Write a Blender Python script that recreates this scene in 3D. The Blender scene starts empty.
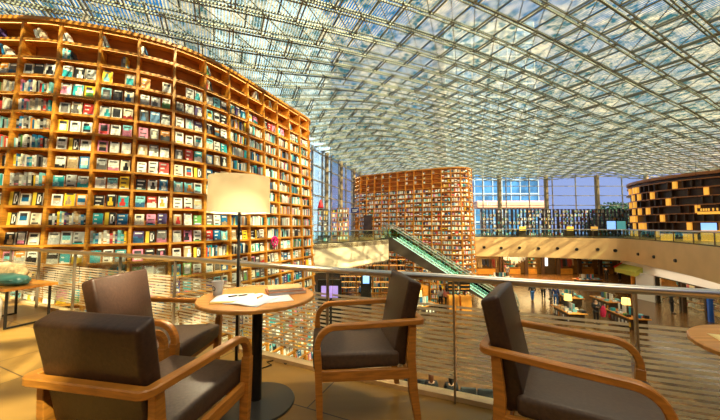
import bpy, bmesh, math, random
from mathutils import Vector, Matrix
from math import sin, cos, pi, radians

random.seed(7)
SC = bpy.context.scene
COL = SC.collection

# ---------------------------------------------------------------- camera, sky, sun, exposure
EYE = 1.25
F = 300.0
cam_d = bpy.data.cameras.new('camera')
cam_d.sensor_width = 36.0
cam_d.lens = 36.0 * F / 720.0
cam_d.clip_end = 400
cam_d.clip_start = 0.05
cam = bpy.data.objects.new('camera', cam_d)
COL.objects.link(cam)
cam.location = (0, 0, EYE)
cam.rotation_euler = (radians(90 + 3.05), 0, 0)
SC.camera = cam

SC.view_settings.view_transform = 'Standard'
SC.view_settings.look = 'None'
SC.view_settings.gamma = 1.0
SC.view_settings.use_curve_mapping = False
SC.view_settings.exposure = -0.05

w = bpy.data.worlds.new('World')
SC.world = w
w.use_nodes = True
nt = w.node_tree
bg = nt.nodes['Background']
tc = nt.nodes.new('ShaderNodeTexCoord')
sp = nt.nodes.new('ShaderNodeSeparateXYZ')
rp = nt.nodes.new('ShaderNodeValToRGB')
nt.links.new(tc.outputs['Generated'], sp.inputs[0])
nt.links.new(sp.outputs['Z'], rp.inputs[0])
nt.links.new(rp.outputs[0], bg.inputs[0])
rp.color_ramp.elements[0].color = (0.42, 0.50, 0.84, 1)
rp.color_ramp.elements[0].position = 0.15
rp.color_ramp.elements[1].color = (0.06, 0.34, 0.90, 1)
rp.color_ramp.elements[1].position = 0.55
e_ = rp.color_ramp.elements.new(0.24); e_.color = (0.10, 0.36, 0.56, 1)
bg.inputs[1].default_value = 1.0

sun_d = bpy.data.lights.new('sun', 'SUN')
sun_d.energy = 20.0
sun_d.angle = radians(0.6)
sun_d.color = (1.0, 0.82, 0.50)
sun = bpy.data.objects.new('sun', sun_d)
COL.objects.link(sun)
SUN_DIR = Vector((-0.50, 0.56, -0.66)).normalized()
sun.rotation_euler = SUN_DIR.to_track_quat('-Z', 'Y').to_euler()
sun.location = (10, -10, 20)

def area(name, loc, size, power, col, rot=(0, 0, 0), sy=None):
    l = bpy.data.lights.new(name, 'AREA')
    l.shape = 'RECTANGLE'
    l.size = size
    l.size_y = sy or size
    l.energy = power
    l.color = col
    o = bpy.data.objects.new(name, l)
    o.location = loc
    o.rotation_euler = rot
    COL.objects.link(o)
    return o
WARM = (1.0, 0.66, 0.30)
area('shop_area_light', (18, 38.5, -2.35), 18, 2200, WARM, sy=4)
area('shop_area_light', (28.5, 21, -2.35), 4, 500, WARM, sy=12)
area('shop_area_light', (-1, 23.5, -1.5), 5, 260, WARM, sy=3)
area('shop_area_light', (23.2, 21.0, -2.35), 1.2, 130, (1, .82, .58), sy=11, rot=(0, 0, radians(-16)))  # added fill strip to brighten the white pier and right shopfronts
area('tower_fill_light', (3.5, 5.5, 8.2), 5, 520, (1, 0.80, 0.52), sy=5, rot=(radians(20), radians(-25), 0))  # added fill above the frame, brightens the near bookcase
def spot(loc, tgt, power, col, ang=70):
    l = bpy.data.lights.new('hall_fill_spot', 'SPOT'); l.energy = power; l.color = col; l.spot_size = radians(ang); l.spot_blend = .6; l.shadow_soft_size = .12
    o = bpy.data.objects.new('hall_fill_spot', l); o.location = loc
    o.rotation_euler = (Vector(tgt) - Vector(loc)).to_track_quat('-Z', 'Y').to_euler(); COL.objects.link(o)
for a_, b_, p_ in (((12, 16, 7.8), (6, 32, 0), 4200), ((18, 12, 7.6), (14, 30, -5), 4200), ((24, 17, 7.0), (18, 36, -1), 3400), ((2, 9, 8.0), (-4, 17, -1), 2600)):
    spot(a_, b_, p_, (1, 0.76, 0.44))  # added fill spots without fixtures, to brighten the middle of the hall
area('seating_fill_light', (1.0, -1.6, 5.6), 3.0, 150, (1, 0.74, 0.45), sy=2)  # added fill above and behind the camera for the seats and frosted stripes

# ---------------------------------------------------------------- materials
MATS = {}
def mat(name, col, rough=0.5, metal=0.0, noise=0.0, nscale=8.0, emit=None, estr=0.0, attr=False, bump=0.0, wood=None, spec=None):
    if name in MATS:
        return MATS[name]
    m = bpy.data.materials.new(name)
    MATS[name] = m
    m.use_nodes = True
    t = m.node_tree
    b = t.nodes['Principled BSDF']
    b.inputs['Base Color'].default_value = (*col, 1)
    b.inputs['Roughness'].default_value = rough
    b.inputs['Metallic'].default_value = metal
    if spec is not None:
        b.inputs['Specular IOR Level'].default_value = spec
    if attr:
        a = t.nodes.new('ShaderNodeAttribute'); a.attribute_name = 'Col'
        t.links.new(a.outputs['Color'], b.inputs['Base Color'])
    elif noise or wood:
        c = t.nodes.new('ShaderNodeTexCoord')
        mp = t.nodes.new('ShaderNodeMapping')
        n = t.nodes.new('ShaderNodeTexNoise')
        n.inputs['Scale'].default_value = nscale
        n.inputs['Detail'].default_value = 4
        t.links.new(c.outputs['Object'], mp.inputs[0])
        t.links.new(mp.outputs[0], n.inputs['Vector'])
        if wood:
            mp.inputs['Scale'].default_value = wood
        r = t.nodes.new('ShaderNodeValToRGB')
        r.color_ramp.elements[0].position = 0.3
        r.color_ramp.elements[1].position = 0.7
        k = noise or 0.3
        r.color_ramp.elements[0].color = (*[max(0, x * (1 - k)) for x in col], 1)
        r.color_ramp.elements[1].color = (*[min(1, x * (1 + k)) for x in col], 1)
        t.links.new(n.outputs['Fac'], r.inputs[0])
        t.links.new(r.outputs[0], b.inputs['Base Color'])
        if bump:
            bp = t.nodes.new('ShaderNodeBump'); bp.inputs['Strength'].default_value = bump
            bp.inputs['Distance'].default_value = 0.01
            t.links.new(n.outputs['Fac'], bp.inputs['Height'])
            t.links.new(bp.outputs[0], b.inputs['Normal'])
    if emit:
        b.inputs['Emission Color'].default_value = (*emit, 1)
        b.inputs['Emission Strength'].default_value = estr
    return m

def glassmat(name, tint, gloss=0.08, rough=0.02):
    m = bpy.data.materials.new(name); MATS[name] = m
    m.use_nodes = True
    t = m.node_tree; t.nodes.clear()
    o = t.nodes.new('ShaderNodeOutputMaterial')
    tr = t.nodes.new('ShaderNodeBsdfTransparent'); tr.inputs[0].default_value = (*tint, 1)
    gl = t.nodes.new('ShaderNodeBsdfGlossy'); gl.inputs['Roughness'].default_value = rough
    mx = t.nodes.new('ShaderNodeMixShader')
    fr = t.nodes.new('ShaderNodeLayerWeight'); fr.inputs[0].default_value = 0.25
    ml = t.nodes.new('ShaderNodeMath'); ml.operation = 'MULTIPLY'; ml.inputs[1].default_value = gloss * 5
    t.links.new(fr.outputs['Fresnel'], ml.inputs[0])
    t.links.new(ml.outputs[0], mx.inputs[0])
    t.links.new(tr.outputs[0], mx.inputs[1]); t.links.new(gl.outputs[0], mx.inputs[2])
    t.links.new(mx.outputs[0], o.inputs[0])
    return m

G_CLEAR = glassmat('clear_glass', (0.95, 0.98, 0.96), 0.06)
G_GREEN = glassmat('green_glass', (0.84, 0.95, 0.89), 0.07)
G_ESC = glassmat('escalator_glass', (0.84, 0.96, 0.91), 0.08)
G_WIN = glassmat('window_glass', (0.90, 0.95, 1.0), 0.08)

def frostmat():
    m = bpy.data.materials.new('frosted_film'); m.use_nodes = True
    t = m.node_tree; t.nodes.clear()
    o = t.nodes.new('ShaderNodeOutputMaterial')
    tr = t.nodes.new('ShaderNodeBsdfTransparent'); tr.inputs[0].default_value = (0.95, 0.95, 0.95, 1)
    d = t.nodes.new('ShaderNodeBsdfDiffuse'); d.inputs[0].default_value = (0.95, 0.84, 0.62, 1)
    l = t.nodes.new('ShaderNodeBsdfTranslucent'); l.inputs[0].default_value = (0.95, 0.84, 0.62, 1)
    m1 = t.nodes.new('ShaderNodeMixShader'); m1.inputs[0].default_value = 0.5
    m2 = t.nodes.new('ShaderNodeMixShader'); m2.inputs[0].default_value = 0.72
    t.links.new(d.outputs[0], m1.inputs[1]); t.links.new(l.outputs[0], m1.inputs[2])
    t.links.new(tr.outputs[0], m2.inputs[1]); t.links.new(m1.outputs[0], m2.inputs[2])
    t.links.new(m2.outputs[0], o.inputs[0])
    return m
M_FROST = frostmat()

def roofmat():
    """fritted roof glass: fine printed louvre lines and patches, clear in between"""
    m = bpy.data.materials.new('fritted_roof_glass'); m.use_nodes = True
    t = m.node_tree; t.nodes.clear()
    N = t.nodes.new; L = t.links.new
    o = N('ShaderNodeOutputMaterial')
    uv = N('ShaderNodeUVMap'); uv.uv_map = 'UVMap'
    sx = N('ShaderNodeSeparateXYZ'); L(uv.outputs[0], sx.inputs[0])
    # fine lines along u, pitch .13 m
    fr = N('ShaderNodeMath'); fr.operation = 'MULTIPLY'; fr.inputs[1].default_value = 1 / 0.125
    L(sx.outputs['Y'], fr.inputs[0])
    fc = N('ShaderNodeMath'); fc.operation = 'FRACT'; L(fr.outputs[0], fc.inputs[0])
    lt = N('ShaderNodeMath'); lt.operation = 'LESS_THAN'; L(fc.outputs[0], lt.inputs[0])
    # per-panel random
    fl = N('ShaderNodeVectorMath'); fl.operation = 'SNAP'; fl.inputs[1].default_value = (0.9, 0.45, 1)
    L(uv.outputs[0], fl.inputs[0])
    wn = N('ShaderNodeTexWhiteNoise'); wn.noise_dimensions = '2D'; L(fl.outputs[0], wn.inputs['Vector'])
    ns = N('ShaderNodeTexNoise'); ns.inputs['Scale'].default_value = 0.5; ns.inputs['Detail'].default_value = 3
    L(uv.outputs[0], ns.inputs['Vector'])
    # how far the slats of a panel are closed
    ad = N('ShaderNodeMath'); ad.operation = 'MULTIPLY_ADD'; ad.inputs[1].default_value = 0.25
    L(wn.outputs['Value'], ad.inputs[0]); L(ns.outputs['Fac'], ad.inputs[2])
    mr = N('ShaderNodeMapRange'); mr.inputs['From Min'].default_value = .48; mr.inputs['From Max'].default_value = .78
    mr.inputs['To Min'].default_value = .86; mr.inputs['To Max'].default_value = .40
    L(ad.outputs[0], mr.inputs[0]); L(mr.outputs[0], lt.inputs[1])
    fac = N('ShaderNodeMath'); fac.operation = 'MULTIPLY'; fac.inputs[1].default_value = 0.94
    L(lt.outputs[0], fac.inputs[0])
    tr = N('ShaderNodeBsdfTransparent'); tr.inputs[0].default_value = (0.74, 0.80, 0.72, 1)
    d = N('ShaderNodeBsdfDiffuse'); l = N('ShaderNodeBsdfTranslucent')
    cr = N('ShaderNodeValToRGB')
    cr.color_ramp.elements[0].color = (0.04, 0.14, 0.14, 1)
    cr.color_ramp.elements[1].color = (0.98, 0.92, 0.66, 1)
    cr.color_ramp.elements[0].position = 0.1; cr.color_ramp.elements[1].position = 0.85
    fn = N('ShaderNodeTexNoise'); fn.inputs['Scale'].default_value = 2.6; fn.inputs['Detail'].default_value = 5; fn.inputs['Roughness'].default_value = .75
    L(uv.outputs[0], fn.inputs['Vector'])
    fm = N('ShaderNodeMath'); fm.operation = 'MULTIPLY_ADD'; fm.inputs[1].default_value = 3.2; fm.inputs[2].default_value = -1.35
    L(fn.outputs['Fac'], fm.inputs[0])
    fa = N('ShaderNodeMath'); fa.operation = 'MULTIPLY_ADD'; fa.inputs[1].default_value = .5
    L(wn.outputs['Value'], fa.inputs[0]); L(fm.outputs[0], fa.inputs[2])
    L(fa.outputs[0], cr.inputs[0])
    L(cr.outputs[0], d.inputs[0]); L(cr.outputs[0], l.inputs[0])
    m1 = N('ShaderNodeMixShader'); m1.inputs[0].default_value = 0.30
    m2 = N('ShaderNodeMixShader')
    L(d.outputs[0], m1.inputs[1]); L(l.outputs[0], m1.inputs[2])
    L(fac.outputs[0], m2.inputs[0]); L(tr.outputs[0], m2.inputs[1]); L(m1.outputs[0], m2.inputs[2])
    L(m2.outputs[0], o.inputs[0])
    return m

def tilemat(name, c1, c2, mortar, bw, bh, rot, rough, offs=0.5, ms=0.006, noise=0.25, nsc=1.5):
    m = bpy.data.materials.new(name); m.use_nodes = True
    t = m.node_tree; N = t.nodes.new; L = t.links.new
    b = t.nodes['Principled BSDF']; b.inputs['Roughness'].default_value = rough
    c = N('ShaderNodeTexCoord'); mp = N('ShaderNodeMapping'); mp.inputs['Rotation'].default_value = (0, 0, rot)
    L(c.outputs['Object'], mp.inputs[0])
    br = N('ShaderNodeTexBrick'); br.inputs['Scale'].default_value = 1
    br.offset = offs
    br.inputs['Brick Width'].default_value = bw; br.inputs['Row Height'].default_value = bh
    br.inputs['Mortar Size'].default_value = ms; br.inputs['Mortar Smooth'].default_value = 0.1
    br.inputs['Color1'].default_value = (*c1, 1); br.inputs['Color2'].default_value = (*c2, 1)
    br.inputs['Mortar'].default_value = (*mortar, 1)
    L(mp.outputs[0], br.inputs['Vector'])
    n = N('ShaderNodeTexNoise'); n.inputs['Scale'].default_value = nsc; n.inputs['Detail'].default_value = 5
    mp2 = N('ShaderNodeMapping'); mp2.inputs['Rotation'].default_value = (0, 0, rot); mp2.inputs['Scale'].default_value = (1, 6, 1)
    L(c.outputs['Object'], mp2.inputs[0]); L(mp2.outputs[0], n.inputs['Vector'])
    mr = N('ShaderNodeMapRange'); mr.inputs['To Min'].default_value = 1 - noise; mr.inputs['To Max'].default_value = 1 + noise
    L(n.outputs['Fac'], mr.inputs[0])
    mx = N('ShaderNodeMix'); mx.data_type = 'RGBA'; mx.blend_type = 'MULTIPLY'; mx.inputs[0].default_value = 1
    L(br.outputs['Color'], mx.inputs[6]); L(mr.outputs[0], mx.inputs[7])
    L(mx.outputs[2], b.inputs['Base Color'])
    return m

M_SHELF = mat('honey_shelf_wood', (0.62, 0.26, 0.03), 0.42, noise=0.28, nscale=3, wood=(1, 1, 9))
M_SHELFD = mat('back_panel_wood', (0.33, 0.11, 0.010), 0.6, noise=0.25, nscale=2, wood=(1, 1, 6))
M_BOOK = mat('printed_cover', (1, 1, 1), 0.45, attr=True)
M_WOOD = mat('bent_oak', (0.46, 0.18, 0.025), 0.32, noise=0.28, nscale=5, wood=(2, 2, 14), bump=0.1)
M_TABLE = mat('table_veneer', (0.58, 0.27, 0.06), 0.25, noise=0.2, nscale=4, wood=(1, 12, 1))
M_LEATHER = mat('brown_leather', (0.045, 0.020, 0.010), 0.40, noise=0.25, nscale=60, bump=0.12)
M_LEATHER2 = mat('seat_leather', (0.075, 0.045, 0.026), 0.48, noise=0.2, nscale=60, bump=0.12)
M_STEEL = mat('brushed_steel', (0.72, 0.68, 0.60), 0.28, 1.0)
M_DSTEEL = mat('dark_steel', (0.16, 0.12, 0.09), 0.4, 0.8)
M_BLACK = mat('black_metal', (0.015, 0.014, 0.013), 0.4, 0.3)
M_ROOFST = mat('roof_steel', (0.27, 0.30, 0.24), 0.5, 0.1)
M_ROOFST2 = mat('upper_roof_steel', (0.16, 0.19, 0.18), 0.5, 0.1)
M_CREAM = mat('cream_plaster', (0.70, 0.46, 0.20), 0.55, noise=0.06, nscale=1.0)
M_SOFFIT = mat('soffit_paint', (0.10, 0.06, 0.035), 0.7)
M_DARKW = mat('dark_walnut', (0.055, 0.028, 0.014), 0.45, noise=0.3, nscale=4)
M_GREY = mat('grey_cladding', (0.13, 0.11, 0.09), 0.35, 0.5, noise=0.15, nscale=2)
M_MULL = mat('window_frame_paint', (0.40, 0.36, 0.30), 0.4, 0.3)
M_LED = mat('led_strip', (1, 0.8, 0.5), 0.5, emit=(1.0, 0.50, 0.12), estr=5.0)
M_LED2 = mat('led_strip_bright', (1, 0.8, 0.5), 0.5, emit=(1.0, 0.66, 0.28), estr=9.0)
M_WHITE = mat('white_paint', (0.80, 0.76, 0.68), 0.5)
M_PAPER = mat('paper', (0.85, 0.85, 0.84), 0.6)
M_YEL = mat('lit_yellow', (0.9, 0.6, 0.1), 0.5, emit=(1.0, 0.42, 0.05), estr=0.8)
M_SCREEN = mat('blue_screen', (0.2, 0.4, 0.8), 0.3, emit=(0.25, 0.5, 1.0), estr=1.3)
M_SCREENP = mat('violet_screen', (0.3, 0.2, 0.6), 0.3, emit=(0.35, 0.28, 0.85), estr=0.6)
M_SKIN = mat('skin', (0.62, 0.36, 0.24), 0.5)
M_HAIR = mat('black_hair', (0.015, 0.01, 0.008), 0.4)
M_ORANGE = mat('orange_wood', (0.75, 0.30, 0.04), 0.45, noise=0.15, nscale=3)

# ---------------------------------------------------------------- mesh builder
class MB:
    def __init__(s):
        s.v = []; s.f = []; s.c = []; s.m = []
    def add(s, vs, fs, col=None, mi=0):
        k = len(s.v)
        s.v.extend([tuple(x) for x in vs])
        for f in fs:
            s.f.append([k + i for i in f]); s.c.append(col or (1, 1, 1)); s.m.append(mi)
    def hexa(s, p, col=None, mi=0):
        s.add(p, [(0, 3, 2, 1), (4, 5, 6, 7), (0, 1, 5, 4), (1, 2, 6, 5), (2, 3, 7, 6), (3, 0, 4, 7)], col, mi)
        return s
    def box(s, c, d, rz=0.0, col=None, mi=0):
        x, y, z = [q / 2 for q in d]
        ca, sa = cos(rz), sin(rz)
        p = []
        for (a, b, e) in ((-x, -y, -z), (x, -y, -z), (x, y, -z), (-x, y, -z), (-x, -y, z), (x, -y, z), (x, y, z), (-x, y, z)):
            p.append((c[0] + a * ca - b * sa, c[1] + a * sa + b * ca, c[2] + e))
        return s.hexa(p, col, mi)
    def bar(s, a, b, w, h, col=None, mi=0, up=(0, 0, 1)):
        a = Vector(a); b = Vector(b); d = (b - a)
        if d.length < 1e-6: return s
        d.normalize(); u = Vector(up)
        if abs(d.dot(u)) > 0.98: u = Vector((1, 0, 0))
        r = d.cross(u).normalized(); u = r.cross(d)
        r = r * (w / 2); u = u * (h / 2)
        return s.hexa([a - r - u, a + r - u, a + r + u, a - r + u, b - r - u, b + r - u, b + r + u, b - r + u], col, mi)
    def prism(s, poly, z0, z1, col=None, mi=0):
        n = len(poly)
        ar = sum(poly[i][0] * poly[(i + 1) % n][1] - poly[(i + 1) % n][0] * poly[i][1] for i in range(n))
        if ar < 0: poly = poly[::-1]
        v = [(p[0], p[1], z0) for p in poly] + [(p[0], p[1], z1) for p in poly]
        f = [list(range(n))[::-1], list(range(n, 2 * n))] + [(i, (i + 1) % n, n + (i + 1) % n, n + i) for i in range(n)]
        s.add(v, f, col, mi); return s
    def sweep(s, pts, prof, up=(0, 0, 1), scales=None, closed=False, col=None, mi=0):
        """prof: list of (side, up) offsets, carried along pts by parallel transport"""
        pts = [Vector(p) for p in pts]; n = len(pts); m = len(prof)
        u = Vector(up); vs = []
        for i in range(n):
            a = pts[i - 1] if (i > 0 or closed) else pts[i]
            b = pts[(i + 1) % n] if (i < n - 1 or closed) else pts[i]
            d = (b - a).normalized()
            u = (u - d * u.dot(d))
            if u.length < 1e-5: u = d.orthogonal()
            u.normalize(); r = d.cross(u)
            k = scales[i] if scales else 1
            for (x, y) in prof: vs.append(pts[i] + r * x * k + u * y * k)
        fs = []
        for i in range(n if closed else n - 1):
            j = (i + 1) % n
            for q in range(m):
                fs.append((i * m + q, i * m + (q + 1) % m, j * m + (q + 1) % m, j * m + q))
        if not closed:
            fs.append(list(range(m))[::-1]); fs.append([(n - 1) * m + q for q in range(m)])
        s.add(vs, fs, col, mi); return s
    def tube(s, pts, r, n=10, scales=None, closed=False, col=None, mi=0):
        return s.sweep(pts, [(r * cos(2 * pi * q / n), r * sin(2 * pi * q / n)) for q in range(n)], scales=scales, closed=closed, col=col, mi=mi)
    def lathe(s, prof, c=(0, 0, 0), n=24, col=None, mi=0):
        m = len(prof); vs = []
        for i in range(n):
            a = 2 * pi * i / n
            for (r, z) in prof: vs.append((c[0] + r * cos(a), c[1] + r * sin(a), c[2] + z))
        fs = []
        for i in range(n):
            j = (i + 1) % n
            for q in range(m - 1): fs.append((i * m + q, j * m + q, j * m + q + 1, i * m + q + 1))
        s.add(vs, fs, col, mi); return s
    def build(s, name, mats, parent=None, smooth=False, bevel=0, auto=True, fix=False):
        me = bpy.data.meshes.new(name)
        me.from_pydata(s.v, [], s.f)
        if not isinstance(mats, (list, tuple)): mats = [mats]
        for m in mats: me.materials.append(m)
        if len(mats) > 1: me.polygons.foreach_set('material_index', s.m)
        if any(m is M_BOOK for m in mats):
            at = me.color_attributes.new('Col', 'FLOAT_COLOR', 'CORNER')
            buf = []
            for f, c in zip(s.f, s.c):
                buf.extend([c[0], c[1], c[2], 1.0] * len(f))
            at.data.foreach_set('color', buf)
        if fix:
            bm = bmesh.new(); bm.from_mesh(me)
            bmesh.ops.recalc_face_normals(bm, faces=bm.faces)
            bm.to_mesh(me); bm.free()
        if smooth:
            me.polygons.foreach_set('use_smooth', [True] * len(me.polygons))
            if auto:
                try: me.set_sharp_from_angle(angle=radians(40))
                except Exception: pass
        me.update()
        o = bpy.data.objects.new(name, me)
        COL.objects.link(o)
        if parent: o.parent = parent
        if bevel:
            b = o.modifiers.new('bevel', 'BEVEL'); b.width = bevel; b.segments = 3; b.limit_method = 'ANGLE'
        return o

def slab(name, lo, hi, m, parent=None, bevel=0.02, seg=3, top=None):
    """a rounded cushion between the 4-corner loops lo and hi"""
    bm = bmesh.new()
    vs = [bm.verts.new(p) for p in list(lo) + list(hi)]
    for f in [(0, 3, 2, 1), (4, 5, 6, 7), (0, 1, 5, 4), (1, 2, 6, 5), (2, 3, 7, 6), (3, 0, 4, 7)]:
        bm.faces.new([vs[i] for i in f])
    bmesh.ops.recalc_face_normals(bm, faces=bm.faces)
    bmesh.ops.bevel(bm, geom=bm.edges[:], offset=bevel, segments=seg, profile=0.5, affect='EDGES')
    me = bpy.data.meshes.new(name); bm.to_mesh(me); bm.free()
    me.materials.append(m)
    me.polygons.foreach_set('use_smooth', [True] * len(me.polygons))
    o = bpy.data.objects.new(name, me); COL.objects.link(o)
    if parent: o.parent = parent
    return o

def tag(o, label=None, cat=None, group=None, kind=None):
    if label: o['label'] = label
    if cat: o['category'] = cat
    if group: o['group'] = group
    if kind: o['kind'] = kind
    return o
def struct(o):
    o['kind'] = 'structure'; return o
def empty(name, loc=(0, 0, 0), rz=0, label=None, cat=None, group=None, kind=None):
    o = bpy.data.objects.new(name, None); COL.objects.link(o)
    o.location = loc; o.rotation_euler = (0, 0, rz); o.empty_display_size = 0.1
    return tag(o, label, cat, group, kind)
def children_of(o): return [c for c in bpy.data.objects if c.parent == o]
def copy_tree(o, parent=None, kids=None):
    kids = children_of(o) if kids is None else kids
    c = o.copy(); COL.objects.link(c)
    if parent: c.parent = parent
    for ch in kids: copy_tree(ch, c)
    return c
def catmull(pts, n=8):
    P = [Vector(p) for p in pts]; out = []
    P = [P[0] * 2 - P[1]] + P + [P[-1] * 2 - P[-2]]
    for i in range(1, len(P) - 2):
        for k in range(n):
            t = k / n
            out.append(0.5 * ((2 * P[i]) + (P[i + 1] - P[i - 1]) * t + (2 * P[i - 1] - 5 * P[i] + 4 * P[i + 1] - P[i + 2]) * t * t + (3 * P[i] - P[i - 1] - 3 * P[i + 1] + P[i + 2]) * t ** 3))
    out.append(P[-2]); return out
class Path2:
    def __init__(s, pts):
        s.p = [Vector((q[0], q[1])) for q in pts]; s.L = [0]
        for i in range(1, len(s.p)): s.L.append(s.L[-1] + (s.p[i] - s.p[i - 1]).length)
        s.len = s.L[-1]
    def at(s, d):
        d = max(0, min(s.len, d)); i = 1
        while i < len(s.L) - 1 and s.L[i] < d: i += 1
        t = (d - s.L[i - 1]) / max(1e-9, s.L[i] - s.L[i - 1])
        return s.p[i - 1].lerp(s.p[i], t)
    def tan(s, d):
        return (s.at(min(s.len, d + 0.15)) - s.at(max(0, d - 0.15))).normalized()
    def nrm(s, d):   # right-hand side of travel
        t = s.tan(d); return Vector((t.y, -t.x))
def proj(p):
    """picture position of a world point (used to rank which books show largest)"""
    M = cam_rot
    q = M @ (Vector(p) - Vector((0, 0, EYE)))
    if q.z > -0.1: return None
    return (360 + F * q.x / -q.z, 210 - F * q.y / -q.z, -q.z)
cam_rot = cam.rotation_euler.to_matrix().transposed()

GROUND = -5.45
# ================================================================= THE SETTING
def rail_pts():
    return [(-12.5, 8.0), (-8.6, 6.45), (-6.3, 5.3), (-4.2, 4.35), (-2.15, 3.5), (-1.0, 2.93), (0.0, 2.47), (0.67, 2.2), (1.5, 1.85), (2.6, 1.45), (4.2, 0.95), (7.0, 0.2)]
RP = Path2([(p.x, p.y) for p in catmull([(a, b, 0) for a, b in rail_pts()], 6)])
# our own upper floor
edge = [tuple(RP.at(d) + RP.nrm(d) * -0.10) for d in [RP.len * i / 40 for i in range(41)]]
mb = MB(); mb.prism(edge + [(7.5, -14), (-13, -14)], -0.45, 0.0)
M_FLOOR = tilemat('upper_floor_plank_tile', (0.33, 0.185, 0.038), (0.23, 0.13, 0.03), (0.05, 0.03, 0.015), 1.2, 0.60, radians(24), 0.30, ms=0.005, noise=0.28)
struct(mb.build('floor', M_FLOOR))
# lower floor
M_GFLOOR = tilemat('lower_floor_tile', (0.185, 0.085, 0.024), (0.145, 0.065, 0.020), (0.08, 0.04, 0.012), 1.2, 0.6, radians(-20), 0.22, ms=0.01, noise=0.3, nsc=0.4)
mb = MB(); mb.box((15, 18, GROUND - 0.15), (75, 66, 0.3)); struct(mb.build('floor_lower', M_GFLOOR))

# mezzanine slabs
far_edge = [(7.5, 35.0), (11, 34.6), (15, 34.0), (19, 33.2), (22.5, 32.0), (25.2, 30.6), (26.0, 29.6), (25.8, 28.3), (24.6, 25.0), (23.0, 21.0), (21.1, 17.3), (19.0, 13.5), (17.0, 9.5)]
fe = [(p.x, p.y) for p in catmull([(a, b, 0) for a, b in far_edge], 5)]
def ribbon(mbx, pts, z0, z1, t, closed=False):
    """a vertical band of thickness t along pts"""
    P = Path2(pts); n = len(pts)
    a = [];
    for q in pts:
        pass
    for i in range(n - 1):
        p, q = Vector(pts[i]), Vector(pts[i + 1])
        np_ = P.nrm(P.L[i]) * t; nq = P.nrm(P.L[i + 1]) * t
        mbx.hexa([(p.x, p.y, z0), (q.x, q.y, z0), (q.x - nq.x, q.y - nq.y, z0), (p.x - np_.x, p.y - np_.y, z0),
                  (p.x, p.y, z1), (q.x, q.y, z1), (q.x - nq.x, q.y - nq.y, z1), (p.x - np_.x, p.y - np_.y, z1)])
    return mbx
mb = MB(); mb.prism(fe + [(17, 4), (50, 4), (50, 46), (7.5, 46)], -0.35, -0.02)
struct(mb.build('floor_mezzanine_far', M_FLOOR))
mb = MB(); ribbon(mb, fe, -2.15, 0.0, -0.25); struct(mb.build('trim_fascia_far', M_CREAM, smooth=True, fix=True))
mb = MB(); mb.prism([(a, b) for a, b in fe] + [(17, 4), (50, 4), (50, 46), (7.5, 46)], -2.2, -2.08)
struct(mb.build('ceiling_soffit_far', M_SOFFIT))
# small round speakers/sensors let into the far fascia: dark discs
def guard(pts, z0, spacing, label, name='glass_guardrail', rail_r=0.03, zr=0.88, post_w=0.05):
    """a guardrail thing seen from afar: glass, handrail, posts"""
    P = Path2(pts)
    root = empty(name, (pts[0][0], pts[0][1], z0), 0, label, 'guardrail')
    inv = Vector((pts[0][0], pts[0][1], z0))
    def loc(p): return (p[0] - inv.x, p[1] - inv.y)
    lp = [loc(p) for p in pts]
    g = MB(); ribbon(g, lp, 0.02, zr - 0.03, 0.015); g.build('glass_panel', G_GREEN, root, fix=True)
    h = MB(); h.tube([(a, b, zr) for a, b in lp], rail_r, 8); h.build('handrail', M_STEEL, root, smooth=True)
    s = MB(); ribbon(s, lp, -0.02, 0.08, 0.05); s.build('base_shoe', M_DSTEEL, root, fix=True)
    n = max(2, int(P.len / spacing))
    for i in range(n + 1):
        q = P.at(P.len * i / n)
        b = MB(); b.box((q.x - inv.x, q.y - inv.y, zr / 2), (post_w, post_w, zr)); b.build('post', M_DSTEEL, root)
    return root
gp = [tuple(Vector(fe[i]) - Path2(fe).nrm(Path2(fe).L[i]) * -0.12) for i in range(0, len(fe))]
guard(gp, 0.0, 2.4, 'long glass guardrail along the far curved balcony edge', rail_r=0.05)
# left mezzanine
le = [(-10.5, 16.2), (-5.5, 18.2), (-1.9, 21.6), (0.4, 24.3), (2.6, 27.4)]
lee = [(p.x, p.y) for p in catmull([(a, b, 0) for a, b in le], 4)]
mb = MB(); mb.prism(lee + [(2.5, 30.2), (0.2, 34.6), (-1.6, 36.4), (-1.2, 38.8), (-7.2, 19)], -0.35, -0.02); struct(mb.build('floor_mezzanine_left', M_FLOOR))
mb = MB(); ribbon(mb, lee, -1.9, 0.0, 0.25); struct(mb.build('trim_fascia_left', mat('pale_stone', (0.80, 0.70, 0.50), 0.5, noise=0.06, nscale=2), smooth=True, fix=True))
mb = MB(); mb.prism(lee + [(2.5, 30.2), (0.2, 34.6), (-1.6, 36.4), (-7.2, 19)], -1.95, -1.8); struct(mb.build('ceiling_soffit_left', M_SOFFIT))
gl = [tuple(Vector(p) + Path2(lee).nrm(Path2(lee).L[i]) * -0.12) for i, p in enumerate(lee)]
guard(gl, 0.0, 2.2, 'short glass guardrail above the sun-dappled pale balcony edge', rail_r=0.035)

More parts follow.
